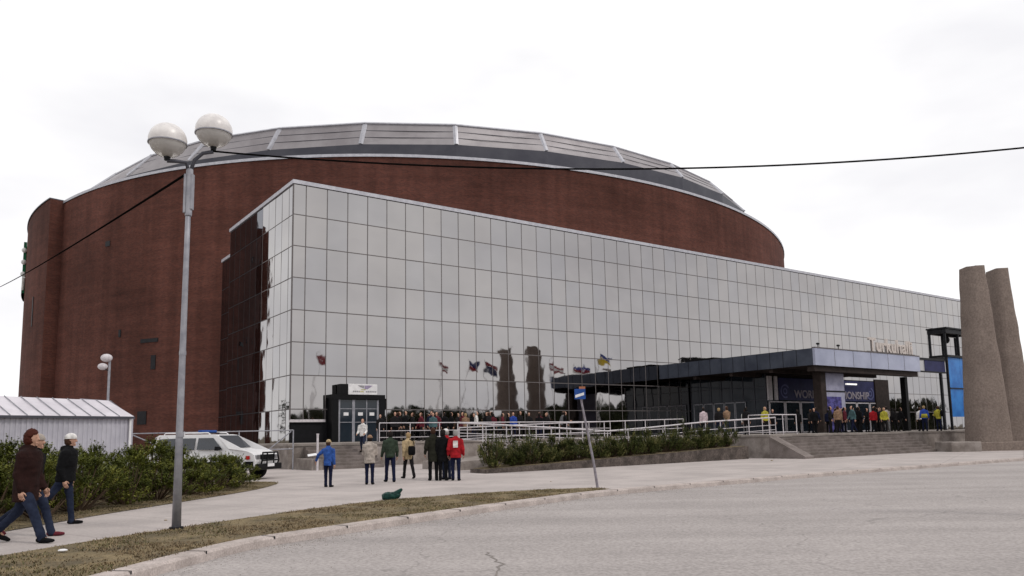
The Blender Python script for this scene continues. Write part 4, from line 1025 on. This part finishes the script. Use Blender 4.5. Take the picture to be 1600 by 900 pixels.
def joints(pose):
    """local frame: person faces -Y, height 1.75"""
    J = {}
    hipz = .93; J['pel'] = Vector((0, 0, hipz)); lean = pose.get('lean', 0.)
    def rot(v, a): return Vector((v.x, v.y * math.cos(a) + v.z * math.sin(a), -v.y * math.sin(a) + v.z * math.cos(a)))
    J['chest'] = J['pel'] + rot(Vector((0, 0, .30)), -lean); J['sh'] = J['pel'] + rot(Vector((0, 0, .50)), -lean); J['neck'] = J['pel'] + rot(Vector((0, .0, .56)), -lean); J['head'] = J['pel'] + rot(Vector((0, -.015, .70)), -lean)
    for s, k in ((-1, 'R'), (1, 'L')):
        hp, kn = pose['leg' + k]; h = J['pel'] + Vector((s * .095, 0, -.03)); 
        d = Vector((0, -math.sin(hp), -math.cos(hp))); kpt = h + d * .43 + Vector((s * .01, 0, 0)); d2 = Vector((0, -math.sin(hp - kn), -math.cos(hp - kn)))
        an = kpt + d2 * .41; J['hip' + k] = h; J['kn' + k] = kpt; J['an' + k] = an
        fa = pose.get('foot' + k, 0.); J['toe' + k] = an + Vector((s * .03, -.19 * math.cos(fa), -.055 - .19 * math.sin(fa))); J['heel' + k] = an + Vector((0, .06, -.05))
        sw, el, ab = pose['arm' + k]; S = J['sh'] + Vector((s * .19, 0, -.05)); d = Vector((s * math.sin(ab), -math.sin(sw) * math.cos(ab), -math.cos(sw) * math.cos(ab))).normalized()
        E_ = S + d * .30; d2 = Vector((s * (math.sin(ab) - el * .12) * .6, -math.sin(sw + el), -math.cos(sw + el))).normalized(); Wr = E_ + d2 * .25
        J['S' + k] = S; J['E' + k] = E_; J['W' + k] = Wr; J['D' + k] = d2
    low = min(J[a + k].z for a in ('toe', 'heel') for k in 'RL') - .035
    for k in J:
        if not k.startswith('D'): J[k] = J[k] - Vector((0, 0, low))
    return J
def limb(mb, pts, rads, n=12):
    mb.tube(pts, rads, n)
    for p, r in zip(pts, rads):
        if not isinstance(r, tuple): mb.ball(p, r, n, 7)
def hand_part(mb, Wr, d, s):
    d = d.normalized(); x = Vector((1, 0, 0)); n = (x - d * d.x).normalized(); f = d.cross(n).normalized()
    # palm flat in plane (d, f); f points front/back
    if f.y > 0: f = -f
    P = lambda a, b, c: Wr + d * a + f * b + n * c
    mb.tube([P(-.01, 0, 0), P(.03, 0, 0), P(.09, 0, 0)], [(.014, .026), (.015, .036), (.013, .04)], 8) if False else None
    vs = [P(a, b, c) for a, w_, th in ((-.01, .024, .016), (.04, .036, .015), (.092, .040, .012)) for b, c in ((-w_, -th), (w_, -th), (w_, th), (-w_, th))]
    mb.add(vs, [(0, 1, 2, 3), (11, 10, 9, 8)] + [(j * 4 + k, j * 4 + 4 + k, j * 4 + 4 + (k + 1) % 4, j * 4 + (k + 1) % 4) for j in range(2) for k in range(4)])
    inn = -s
    for b, l in ((.031, .066), (.011, .076), (-.010, .070), (-.030, .055)):
        mb.tube([P(.085, b, 0), P(.085 + l * .5, b, inn * .010), P(.085 + l * .85, b, inn * .034), P(.085 + l * .95, b, inn * .05)], [.0095, .009, .008, .006], 6)
    mb.tube([P(.02, .03, 0), P(.055, .058, inn * .012), P(.085, .062, inn * .026)], [.013, .011, .008], 6)

def body_mesh(J, vox):
    mb = MB()
    limb(mb, [J['pel'], J['chest'], J['sh']], [(.12, .09), (.12, .085), (.10, .065)])
    limb(mb, [J['sh'], J['neck'], J['head'] - Vector((0, 0, .02))], [.055, .052, .055])
    for k in 'RL':
        limb(mb, [J['hip' + k], J['kn' + k], J['an' + k]], [.075, .05, .036]); limb(mb, [J['an' + k], J['an' + k].lerp(J['toe' + k], .5) - Vector((0, 0, .008))], [.030, .020])
        limb(mb, [J['sh'] - Vector((0, 0, .05)), J['S' + k], J['E' + k], J['W' + k]], [.05, .045, .035, .026])
    H = J['head']
    def hf(p):
        q = p.copy(); f = max(0, -p.z / .12)
        q.x *= 1 - .28 * f * f; 
        if p.z < 0: q.y = q.y * (1 - .18 * f) - .012 * f
        if p.y > 0 and p.z > -.02: q.y *= 1.08
        return q
    mb.ball(H + Vector((0, 0, .035)), (.077, .094, .115), 20, 14, fn=hf)
    mb.tube([H + Vector((0, -.085, .045)), H + Vector((0, -.113, .005)), H + Vector((0, -.095, -.005))], [.010, .016, .012], 8)
    mb.ball(H + Vector((0, -.078, -.052)), (.025, .018, .012), 8, 6); mb.ball(H + Vector((0, -.072, -.082)), (.022, .02, .018), 8, 6)
    for s in (-1, 1): mb.ball(H + Vector((s * .078, .012, .022)), (.010, .018, .030), 8, 6)
    me = remesh(mb, vox, 2)
    hb = MB()
    for k, s in (('R', -1), ('L', 1)): hand_part(hb, J['W' + k], J['D' + k], s)
    eb = MB()
    for s in (-1, 1): hb.ball(H + Vector((s * .031, -.080, .030)), (.013, .008, .007), 8, 5, mi=1); hb.tube([H + Vector((s * .018, -.090, .050)), H + Vector((s * .045, -.083, .050))], .004, 4, mi=1)
    hb.tube([H + Vector((-.022, -.093, -.052)), H + Vector((.022, -.093, -.052))], .004, 4, mi=2)
    bm = bmesh.new(); bm.from_mesh(me); t = bpy.data.meshes.new('h'); t.from_pydata(hb.v, [], hb.f); t.polygons.foreach_set('material_index', hb.mi)
    t.materials.append(None); t.materials.append(None); t.materials.append(None)
    bm.from_mesh(t); bm.to_mesh(me); bm.free(); me.polygons.foreach_set('use_smooth', [True] * len(me.polygons)); return me
def jacket_mesh(J, vox, hem=.0, bulk=1., hood=False):
    mb = MB(); z = J['pel']; u = (J['sh'] - J['pel'])
    hz = J['pel'] - Vector((0, 0, .10 + hem))
    mb.tube([hz, J['pel'], J['pel'].lerp(J['chest'], .5), J['chest'], J['sh'] + Vector((0, 0, -.03)), J['sh'] + Vector((0, 0, .04)), J['neck'] + Vector((0, 0, .0))],
            [(.185 * bulk, .14 * bulk), (.18 * bulk, .135 * bulk), (.175 * bulk, .125 * bulk), (.20 * bulk, .135 * bulk), (.195 * bulk, .12 * bulk), (.15 * bulk, .105 * bulk), (.085, .082)], 20)
    for k in 'RL':
        limb(mb, [J['sh'].lerp(J['S' + k], .45), J['S' + k], J['E' + k], J['W' + k] - J['D' + k] * .02], [.09 * bulk, .082 * bulk, .066 * bulk, .05])
    mb.tube([J['neck'] + Vector((0, .012, -.05)), J['neck'] + Vector((0, .012, .07))], [.095, .082], 14)
    if hood: mb.ball(J['neck'] + Vector((0, .10, -.01)), (.11, .07, .075), 12, 8)
    # cloth folds
    me = remesh(mb, vox, 4)
    for v in me.vertices:
        n = noise.noise(v.co * 9) * .010 + noise.noise(Vector((v.co.x * 5, v.co.y * 5, v.co.z * 22))) * .007
        v.co += v.normal * n
    return me
def trouser_mesh(J, vox, loose=1.):
    mb = MB()
    mb.tube([J['pel'] + Vector((0, 0, .10)), J['pel'], J['pel'] - Vector((0, 0, .06))], [(.155, .115), (.165, .125), (.15, .12)], 16)
    for k in 'RL':
        limb(mb, [J['hip' + k] + Vector((0, 0, .0)), J['hip' + k].lerp(J['kn' + k], .5), J['kn' + k], J['kn' + k].lerp(J['an' + k], .6), J['an' + k] + (J['an' + k] - J['kn' + k]).normalized() * .03], [.098, .086 * loose, .068 * loose, .06 * loose, .062 * loose])
    me = remesh(mb, vox, 3)
    for v in me.vertices: v.co += v.normal * (noise.noise(Vector((v.co.x * 8, v.co.y * 8, v.co.z * 20))) * .008)
    return me
def shoe_mesh(J, k, vox):
    mb = MB(); a, t, h = J['an' + k], J['toe' + k], J['heel' + k]
    d = (t - h)
    mb.tube([h - d * .05 + Vector((0, 0, .01)), h + d * .12, h + d * .5, h + d * .8, t + d * .08], [(.034, .030), (.046, .042), (.052, .044), (.052, .036), (.034, .024)], 12)
    mb.tube([a + Vector((0, .0, .035)), h.lerp(t, .30) + Vector((0, 0, .012))], [.056, .056], 10)
    return remesh(mb, vox, 2)
def hair_mesh(J, style):
    mb = MB(); H = J['head'] + Vector((0, 0, .035)); rr = random.Random(4)
    if style in ('short', 'long', 'tousled'):
        e = .012 if style == 'short' else .022
        mb.ball(H + Vector((0, .014, .012)), (.082 + e, .098 + e, .118 + e), 20, 10, lo=0, hi=.46)
        mb.ball(H + Vector((0, .036, -.02)), (.082 + e * .8, .078 + e, .115), 18, 10)
        if style == 'long': mb.tube([H + Vector((0, .05, 0)), H + Vector((0, .075, -.12)), H + Vector((0, .09, -.22))], [(.085, .05), (.09, .045), (.07, .03)], 12)
        if style == 'tousled':
            for i in range(26):
                a = rr.uniform(0, 6.28); q = rr.uniform(0, .9); mb.ball(H + Vector((math.cos(a) * q * .085, .02 + math.sin(a) * q * .085, .10 * (1 - q * q * .7) + .02)), rr.uniform(.025, .04), 7, 5)
    me = remesh(mb, .014, 1)
    for v in me.vertices: v.co += v.normal * noise.noise(v.co * 38) * .010
    return me
def cap_mesh(J, brim=True, wool=False):
    mb = MB(); H = J['head'] + Vector((0, 0, .035))
    mb.ball(H + Vector((0, .008, .03)), (.098, .116, .108), 20, 10, lo=0, hi=.52)
    if wool: mb.tube([H + Vector((0, .008, .02)), H + Vector((0, .008, .05))], [(.100, .118)] * 2, 20)
    if brim:
        pts = [(-.075, -.08), (-.07, -.14), (-.035, -.185), (.035, -.185), (.07, -.14), (.075, -.08)]
        mb.add([H + Vector((x, y, .042 - (abs(x) * .25))) for x, y in pts] + [H + Vector((x, y, .030 - (abs(x) * .25))) for x, y in pts], [(0, 1, 2, 3, 4, 5), (11, 10, 9, 8, 7, 6)] + [(i, i + 6, (i + 1) % 6 + 6, (i + 1) % 6) for i in range(6)])
    return mb

SKIN = mat('skin', (.50, .30, .22), (.44, .25, .18), scale=8, rough=.55); M_eye = mat('eye_dark', (.03, .02, .02), rough=.3); M_lip = mat('lips', (.38, .14, .12), rough=.5)
def cloth(name, c, v=.62): return mat('cloth_' + name, tuple(x * 1.12 for x in c), tuple(x * v for x in c), scale=6, rough=.9, bump=.8, bscale=16)
def denim(): return mat('cloth_denim', (.022, .029, .055), (.010, .014, .030), scale=5, rough=.85)
CL = dict(denim=denim(), black=cloth('black', (.006, .006, .007)), brown=cloth('brown', (.022, .009, .008)), blue=cloth('blue', (.035, .095, .34)), navy=cloth('navy', (.009, .012, .036)), beige=cloth('beige', (.42, .32, .19)), sand=cloth('sand', (.40, .35, .31)),
          green=cloth('green', (.035, .05, .035)), red=cloth('red', (.34, .014, .02)), white=cloth('white', (.70, .68, .66)), dark=cloth('dark', (.014, .013, .014)), yellow=cloth('yellow', (.42, .38, .05)), tan=cloth('tan', (.27, .17, .11)),
          pink=cloth('pink', (.55, .45, .48)), grey=cloth('grey', (.20, .20, .21)), olive=cloth('olive', (.02, .02, .014)), royal=cloth('royal', (.03, .07, .35)), maroon=cloth('maroon', (.12, .02, .03)), orange=cloth('orange', (.6, .14, .05)), teal=cloth('teal', (.07, .13, .14)))
HAIR = dict(brown=mat('hair_brown', (.055, .026, .016), rough=.7), auburn=mat('hair_auburn', (.055, .013, .008), rough=.7), dark=mat('hair_dark', (.014, .011, .010), rough=.7), blond=mat('hair_blond', (.36, .25, .13), rough=.7), grey=mat('hair_grey', (.3, .29, .28), rough=.7))
POSES = {
 'stride': dict(legR=(.46, .10), legL=(-.40, .42), footL=.55, armR=(-.12, .32, .08), armL=(.05, .45, .08), lean=.06),
 'stride2': dict(legL=(.40, .10), legR=(-.42, .55), footR=.6, armL=(-.2, .5, .10), armR=(.02, .45, .10), lean=.05),
 'stride3': dict(legL=(.16, .06), legR=(-.62, .50), footR=.6, armL=(-.32, .62, .10), armR=(-.28, .6, .10), lean=.07),
 'walk': dict(legL=(.28, .08), legR=(-.26, .22), footR=.3, armL=(-.25, .3, .10), armR=(.25, .4, .10), lean=.04),
 'stand': dict(legL=(.03, .03), legR=(-.03, .02), armL=(.02, .15, .12), armR=(-.02, .15, .12), lean=.0),
 'pocket': dict(legL=(.08, .08), legR=(-.05, .02), armL=(-.2, .75, .22), armR=(-.2, .7, .22), lean=.02),
 'hold': dict(legL=(.04, .05), legR=(-.04, .02), armL=(.35, 1.35, .12), armR=(.3, 1.2, .12), lean=.03),
 'apart': dict(legL=(.22, .03), legR=(-.16, .03), armL=(.1, .5, .2), armR=(.05, .4, .2), lean=.0),
 'down': dict(legL=(.35, .45), legR=(-.05, .25), armL=(.2, .9, .12), armR=(.15, .9, .12), lean=.05),
 'reach': dict(legL=(.03, .03), legR=(-.03, .02), armL=(.05, .2, .9), armR=(-.02, .15, .12), lean=.0),
}
JC = {k: joints(v) for k, v in POSES.items()}
CACHE = {}
def getm(kind, pose, near, *a):
    key = (kind, pose, near) + a
    if key in CACHE: return CACHE[key]
    J = JC[pose]; vb_ = .012 if near else .022; vc = .018 if near else .03
    if kind == 'body': m = body_mesh(J, vb_)
    elif kind == 'jacket': m = jacket_mesh(J, vc, *a)
    elif kind == 'trousers': m = trouser_mesh(J, vc, *a)
    elif kind == 'shoeR': m = shoe_mesh(J, 'R', .014)
    elif kind == 'shoeL': m = shoe_mesh(J, 'L', .014)
    elif kind == 'hair': m = hair_mesh(J, *a)
    CACHE[key] = m; return m
def put(name, me, mats, parent):
    m = me.copy(); m.name = name; m.materials.clear()
    for x in mats: m.materials.append(x)
    o = bpy.data.objects.new(name, m); COL.objects.link(o); o.parent = parent; return o
def person(loc, rz, h, pose, jacket, trousers, hair, label, hat=None, near=False, style='short', hem=.0, bulk=1., loose=1., hood=False, group=None, hatm=None, shoe='black'):
    g = thing('person', label, 'person', tuple(loc), rz, group); s = h / 1.75; g.scale = (s, s, s)
    put('body', getm('body', pose, near), [SKIN, M_eye, M_lip], g)
    put('jacket', getm('jacket', pose, near, hem, bulk, hood), [CL[jacket]], g)
    put('trousers', getm('trousers', pose, near, loose), [CL[trousers]], g)
    for k in 'RL': put('shoe', getm('shoe' + k, pose, near), [CL[shoe]], g)
    if hair: put('hair', getm('hair', pose, near, style), [HAIR[hair]], g)
    if hat:
        m = cap_mesh(JC[pose], brim=(hat == 'cap'), wool=(hat == 'wool')).build('hat' if hat != 'cap' else 'cap', CL[hatm or 'white'], g, smooth=False)
    return g
GW = 'people walking on the pavement at the left'
P1 = person((-7.80, 12.55, 0), R(92), 1.77, 'stride', 'brown', 'denim', 'auburn', 'person with tousled reddish hair, dark brown jacket and jeans striding right', near=True, style='tousled', hem=.16, bulk=1.22, loose=1.12, hood=True)
P2 = person((-8.12, 13.25, 0), R(95), 1.70, 'stride2', 'black', 'denim', 'dark', 'person in pale knitted hat half hidden behind the brown jacketed walker', hat='wool', hatm='sand', near=True, style='short', hem=.05, loose=1.1, shoe='maroon')
P3 = person((-8.66, 15.15, 0), R(105), 1.68, 'stride3', 'black', 'denim', 'brown', 'person in white knitted hat, puffy black jacket and jeans walking ahead of two others', hat='wool', hatm='white', near=True, style='short', hem=.0, bulk=1.3, hood=True)
GM = 'people waiting on the forecourt'
kid = person((-6.0, 25.3, 0), R(170), 1.46, 'reach', 'blue', 'navy', 'brown', 'child in bright blue jacket and pale cap standing alone on the forecourt', hat='cap', hatm='beige', near=True, hem=.04, group=GM)
person((-4.85, 26.3, 0), R(185), 1.58, 'hold', 'sand', 'navy', 'dark', 'person in sand and black jacket with back turned near the steps', near=True, hem=.08, bulk=1.12, group=GM, hat='wool', hatm='tan')
person((-4.35, 27.5, 0), R(200), 1.74, 'apart', 'green', 'navy', 'dark', 'person in dark green sweater and blue trousers with legs apart', near=True, group=GM)
bw = person((-3.95, 29.3, 0), R(210), 1.68, 'walk', 'beige', 'dark', 'blond', 'person in beige jacket carrying a black shoulder bag', near=True, hem=.10, group=GM)
person((-2.88, 27.9, 0), R(190), 1.82, 'pocket', 'olive', 'black', 'brown', 'tall person in dark olive coat at the left of the tight group', near=True, hem=.22, group=GM)
person((-2.52, 27.8, 0), R(175), 1.75, 'stand', 'black', 'black', 'dark', 'person in long black coat in the middle of the tight group', near=True, hem=.2, group=GM)
person((-2.46, 28.5, 0), R(215), 1.76, 'hold', 'red', 'denim', 'grey', 'person in red jacket partly hidden behind the one with a white back patch', near=True, group=GM, hat='cap', hatm='white')
rb_ = person((-2.06, 27.65, 0), R(182), 1.72, 'pocket', 'red', 'navy', 'grey', 'person in red jacket with a white patch on the back', near=True, hem=.05, bulk=1.1, group=GM)
J = JC['pocket']; mb = MB(); c = J['chest'] + Vector((0, .02, .04)); mb.add([c + Vector((x, .150, z)) for x, z in ((-.085, -.12), (.085, -.12), (.085, .12), (-.085, .12))] + [c + Vector((x, .10, z)) for x, z in ((-.085, -.12), (.085, -.12), (.085, .12), (-.085, .12))], [(3, 2, 1, 0), (0, 1, 5, 4), (1, 2, 6, 5), (2, 3, 7, 6), (3, 0, 4, 7)]); mb.build('back_patch', CL['white'], rb_)
# shoulder bag and paper, things of their own
mb = MB(); mb.ball((0, 0, 0), (.17, .09, .22), 14, 10, fn=lambda p: Vector((max(-.13, min(.13, p.x)), p.y, max(-.17, min(.17, p.z))))); bgd = thing('shoulder_bag', 'black bag slung across the back of the person in beige', 'bag', (-3.80, 29.08, 1.05)); mb.build('bag', CL['black'], bgd, smooth=True)
mb = MB(); mb.tube([(.10, 0, .12), (.06, .02, .34), (-.10, .08, .43)], .015, 6); mb.build('strap', CL['black'], bgd)
mb = MB(); mb.box(-.14, .14, -.09, .09, -.004, .004); pa = tag(mb.build('paper', M_white), 'white folded paper held out by the child in blue', 'paper'); pa.location = (-6.50, 25.2, 1.04); pa.rotation_euler = (R(20), R(-8), .3)
# dark green crumpled bag on the pavement
mb = MB(); mb.ball((0, 0, .09), (.24, .14, .11), 16, 10, fn=lambda p: Vector((p.x * (1 + .25 * noise.noise(p * 9)), p.y, p.z + .06 * p.x + .05 * noise.noise(p * 14 + Vector((3, 1, 2)))))); mb.tube([(.1, 0, .12), (.22, .02, .22), (.27, .02, .26)], [.09, .05, .03], 8)
gb = tag(mb.build('plastic_bag', mat('green_plastic', (.012, .05, .04), (.006, .025, .022), scale=9, rough=.35)), 'crumpled dark green plastic bag lying on the pavement', 'bag'); gb.location = (-3.1, 19.75, 0)
mb = MB(); mb.ball((0, 0, .02), (.07, .05, .02), 10, 6); lt = tag(mb.build('litter', M_white), 'small white scrap of litter lying on the dry verge', 'litter'); lt.location = (-6.45, 11.3, .02)
# descending the narrow steps
person(W(-.35, 12.2, PL * 5 / 8), R(-10), 1.72, 'down', 'white', 'denim', 'brown', 'person in white top and jeans coming down the narrow steps', near=True, group='people on the terrace')
# terrace crowds
GT = 'people on the terrace'
crowd = [  # t, off, jacket, trousers, hair, pose, rot, label
 (3.3, 8.8, 'dark', 'black', 'dark', 'stand', 20, 'dark coated person nearest the black framed doors'),
 (5.0, 9.0, 'maroon', 'dark', 'brown', 'walk', -60, 'person in maroon jacket leaning at the terrace railing'),
 (4.2, 8.4, 'black', 'dark', 'dark', 'pocket', 60, None), (5.7, 9.2, 'teal', 'navy', 'dark', 'stand', 0, 'person in pale teal jacket behind the terrace railing'),
 (6.9, 7.6, 'maroon', 'black', 'brown', 'pocket', -30, 'person in maroon coat behind the terrace railing near the facade'), (7.6, 8.2, 'black', 'black', 'dark', 'stand', 120, None),
 (8.3, 8.8, 'tan', 'dark', 'blond', 'hold', 180, 'fair haired person in tan jacket behind the terrace railing'), (8.9, 9.1, 'white', 'dark', 'grey', 'walk', 90, 'person in white jacket among dark coats behind the railing'),
 (9.5, 7.9, 'black', 'navy', 'dark', 'stand', 30, None), (10.2, 8.6, 'dark', 'black', 'brown', 'pocket', -120, None), (10.9, 8.1, 'maroon', 'dark', 'dark', 'stand', 160, 'person in maroon top right of the white jacket'),
 (11.6, 8.8, 'black', 'black', 'dark', 'walk', 80, None), (12.4, 8.3, 'royal', 'navy', 'brown', 'stand', 10, 'person in royal blue jacket left of the mirrored pylon'), (13.2, 8.0, 'dark', 'dark', 'dark', 'stand', 50, None),
 (14.3, 8.7, 'black', 'navy', 'dark', 'pocket', 190, None), (15.3, 8.2, 'dark', 'black', 'brown', 'stand', -20, None), (16.4, 8.9, 'black', 'black', 'dark', 'hold', 90, None), (17.6, 7.2, 'grey', 'dark', 'dark', 'walk', 120, 'person in grey jacket below the canopy tip'),
 (21.4, 17.0, 'pink', 'black', 'dark', 'stand', 190, 'person in pale pink top left of the lobby doors'), (22.2, 17.6, 'dark', 'navy', 'blond', 'stand', 170, 'fair haired person in dark top beside the pale pink top'),
 (23.5, 17.2, 'tan', 'denim', 'brown', 'hold', 200, 'person in tan jacket and jeans before the lobby doors'), (25.0, 17.5, 'white', 'grey', 'brown', 'stand', 175, 'person in white top with back turned before the lobby doors'),
 (27.0, 17.6, 'yellow', 'dark', 'blond', 'pocket', 20, 'person in yellow vest at the lobby corner'), (22.9, 19.2, 'dark', 'dark', 'dark', 'stand', 150, None), (28.4, 17.2, 'black', 'black', 'dark', 'stand', 10, None),
 (32.2, 16.6, 'black', 'black', 'dark', 'stand', 170, None), (33.4, 16.9, 'dark', 'black', 'brown', 'walk', 190, None), (34.5, 16.4, 'black', 'navy', 'dark', 'pocket', 20, None), (35.6, 16.9, 'navy', 'black', 'dark', 'stand', 140, None),
 (30.6, 20.8, 'tan', 'dark', 'brown', 'stand', 160, 'person in brown jacket just right of the banner pillar'), (31.7, 21.2, 'teal', 'navy', 'dark', 'walk', -80, 'person in teal top right of the banner pillar'), (32.8, 21, 'black', 'black', 'dark', 'pocket', 120, None),
 (33.4, 19.6, 'maroon', 'black', 'dark', 'stand', 60, 'person in maroon jacket left of the bright red one'), (34.3, 21.2, 'red', 'black', 'dark', 'stand', 170, 'person in bright red jacket under the canopy'), (35.2, 20.2, 'black', 'black', 'dark', 'hold', 30, None),
 (36.1, 21, 'yellow', 'dark', 'blond', 'pocket', 0, 'person in bright yellow top under the canopy edge'), (37.2, 20.6, 'sand', 'grey', 'dark', 'hold', 180, 'person in pale sand coat right of the yellow top'), (38.0, 19.4, 'black', 'black', 'dark', 'stand', 200, None),
 (38.7, 20.8, 'black', 'dark', 'dark', 'walk', 90, None), (39.7, 18.5, 'black', 'black', 'brown', 'stand', 170, None), (41.2, 21, 'white', 'black', 'brown', 'stand', 175, 'person in white jacket and black trousers standing apart at the right'),
 (31.2, 18.6, 'black', 'black', 'dark', 'stand', 0, None), (31.9, 19.4, 'dark', 'dark', 'dark', 'pocket', 67, None), (32.6, 17.8, 'navy', 'black', 'dark', 'walk', 134, None), (33.4, 18.9, 'black', 'dark', 'dark', 'hold', 201, None), (34.1, 18.6, 'dark', 'black', 'dark', 'stand', 268, None), (34.8, 19.4, 'navy', 'dark', 'dark', 'pocket', 335, None), (35.5, 17.8, 'black', 'black', 'dark', 'walk', 42, None), (36.2, 18.9, 'dark', 'dark', 'dark', 'hold', 109, None), (37.0, 18.6, 'navy', 'black', 'dark', 'stand', 176, None), (37.7, 19.4, 'black', 'dark', 'dark', 'pocket', 243, None), (38.4, 17.8, 'dark', 'black', 'dark', 'walk', 310, None), (39.1, 18.9, 'navy', 'dark', 'dark', 'hold', 17, None), (39.8, 18.6, 'black', 'black', 'dark', 'stand', 84, None), (40.6, 19.4, 'dark', 'dark', 'dark', 'pocket', 151, None), (41.3, 17.8, 'navy', 'black', 'dark', 'walk', 218, None),
 (3.6, 6.2, 'dark', 'black', 'dark', 'stand', 0, None), (4.4, 7.2, 'black', 'black', 'brown', 'pocket', 97, None), (5.2, 5.4, 'maroon', 'black', 'dark', 'walk', 194, None), (5.9, 6.2, 'dark', 'black', 'brown', 'stand', 291, None), (6.7, 7.2, 'navy', 'black', 'dark', 'pocket', 28, None), (7.5, 5.4, 'dark', 'black', 'brown', 'walk', 125, None), (8.3, 6.2, 'black', 'black', 'dark', 'stand', 222, None), (9.1, 7.2, 'maroon', 'black', 'brown', 'pocket', 319, None), (9.8, 5.4, 'dark', 'black', 'dark', 'walk', 56, None), (10.6, 6.2, 'navy', 'black', 'brown', 'stand', 153, None), (11.4, 7.2, 'dark', 'black', 'dark', 'pocket', 250, None), (12.2, 5.4, 'black', 'black', 'brown', 'walk', 347, None), (13.0, 6.2, 'maroon', 'black', 'dark', 'stand', 84, None), (13.7, 7.2, 'dark', 'black', 'brown', 'pocket', 181, None), (14.5, 5.4, 'navy', 'black', 'dark', 'walk', 278, None), (15.3, 6.2, 'dark', 'black', 'brown', 'stand', 15, None), (16.1, 7.2, 'black', 'black', 'dark', 'pocket', 112, None), (16.9, 5.4, 'maroon', 'black', 'brown', 'walk', 209, None),
 (42.4, 18.2, 'dark', 'dark', 'dark', 'pocket', 150, None), (36.8, 18.2, 'dark', 'black', 'dark', 'stand', 30, None), (35.0, 18.4, 'black', 'navy', 'dark', 'stand', -90, None)]
for i, (t, o_, jk, tr, hr, ps, ro, lab) in enumerate(crowd):
    left = t < 18
    person(W(t, o_, PL), R(ro), rnd.uniform(1.64, 1.84), ps, jk, tr, hr, lab or ('dark clothed person in the crowd behind the long terrace railing' if left else 'dark clothed person in the crowd around the canopy doors'),
           group='dark clothed people behind the terrace railing' if (left and not lab) else ('dark clothed people around the canopy doors' if not lab else GT))
# two flag-coloured fans beside the blue tower
person(W(37.6, 24.6 - 1.5, PL), R(160), 1.75, 'pocket', 'royal', 'navy', 'blond', 'fan wrapped in blue and yellow left of the nearer pylon', group=GT)
mb = MB(); mb.tube([(0, 0, .95), (0, 0, 1.12), (0, 0, 1.22)], [(.23, .17), (.22, .165), (.215, .16)], 16)
fan = bpy.data.objects[[o.name for o in bpy.data.objects if o.get('label', '').startswith('fan wrapped')][0]]; mb.build('yellow_band', CL['yellow'], fan, smooth=True)
person(W(39.2, 25.2 - 1.9, PL), R(170), 1.72, 'hold', 'yellow', 'navy', 'brown', 'person in yellow shirt with dark backpack left of the nearer pylon', group=GT)
bk = thing('backpack', 'dark backpack worn by the person in yellow left of the nearer pylon', 'backpack', tuple(W(39.2, 23.55, PL + 1.25)), ANG)
mb = MB(); mb.ball((0, 0, 0), (.16, .10, .24), 12, 8); mb.build('bag', CL['black'], bk, smooth=True)
print('objects', len(bpy.data.objects))
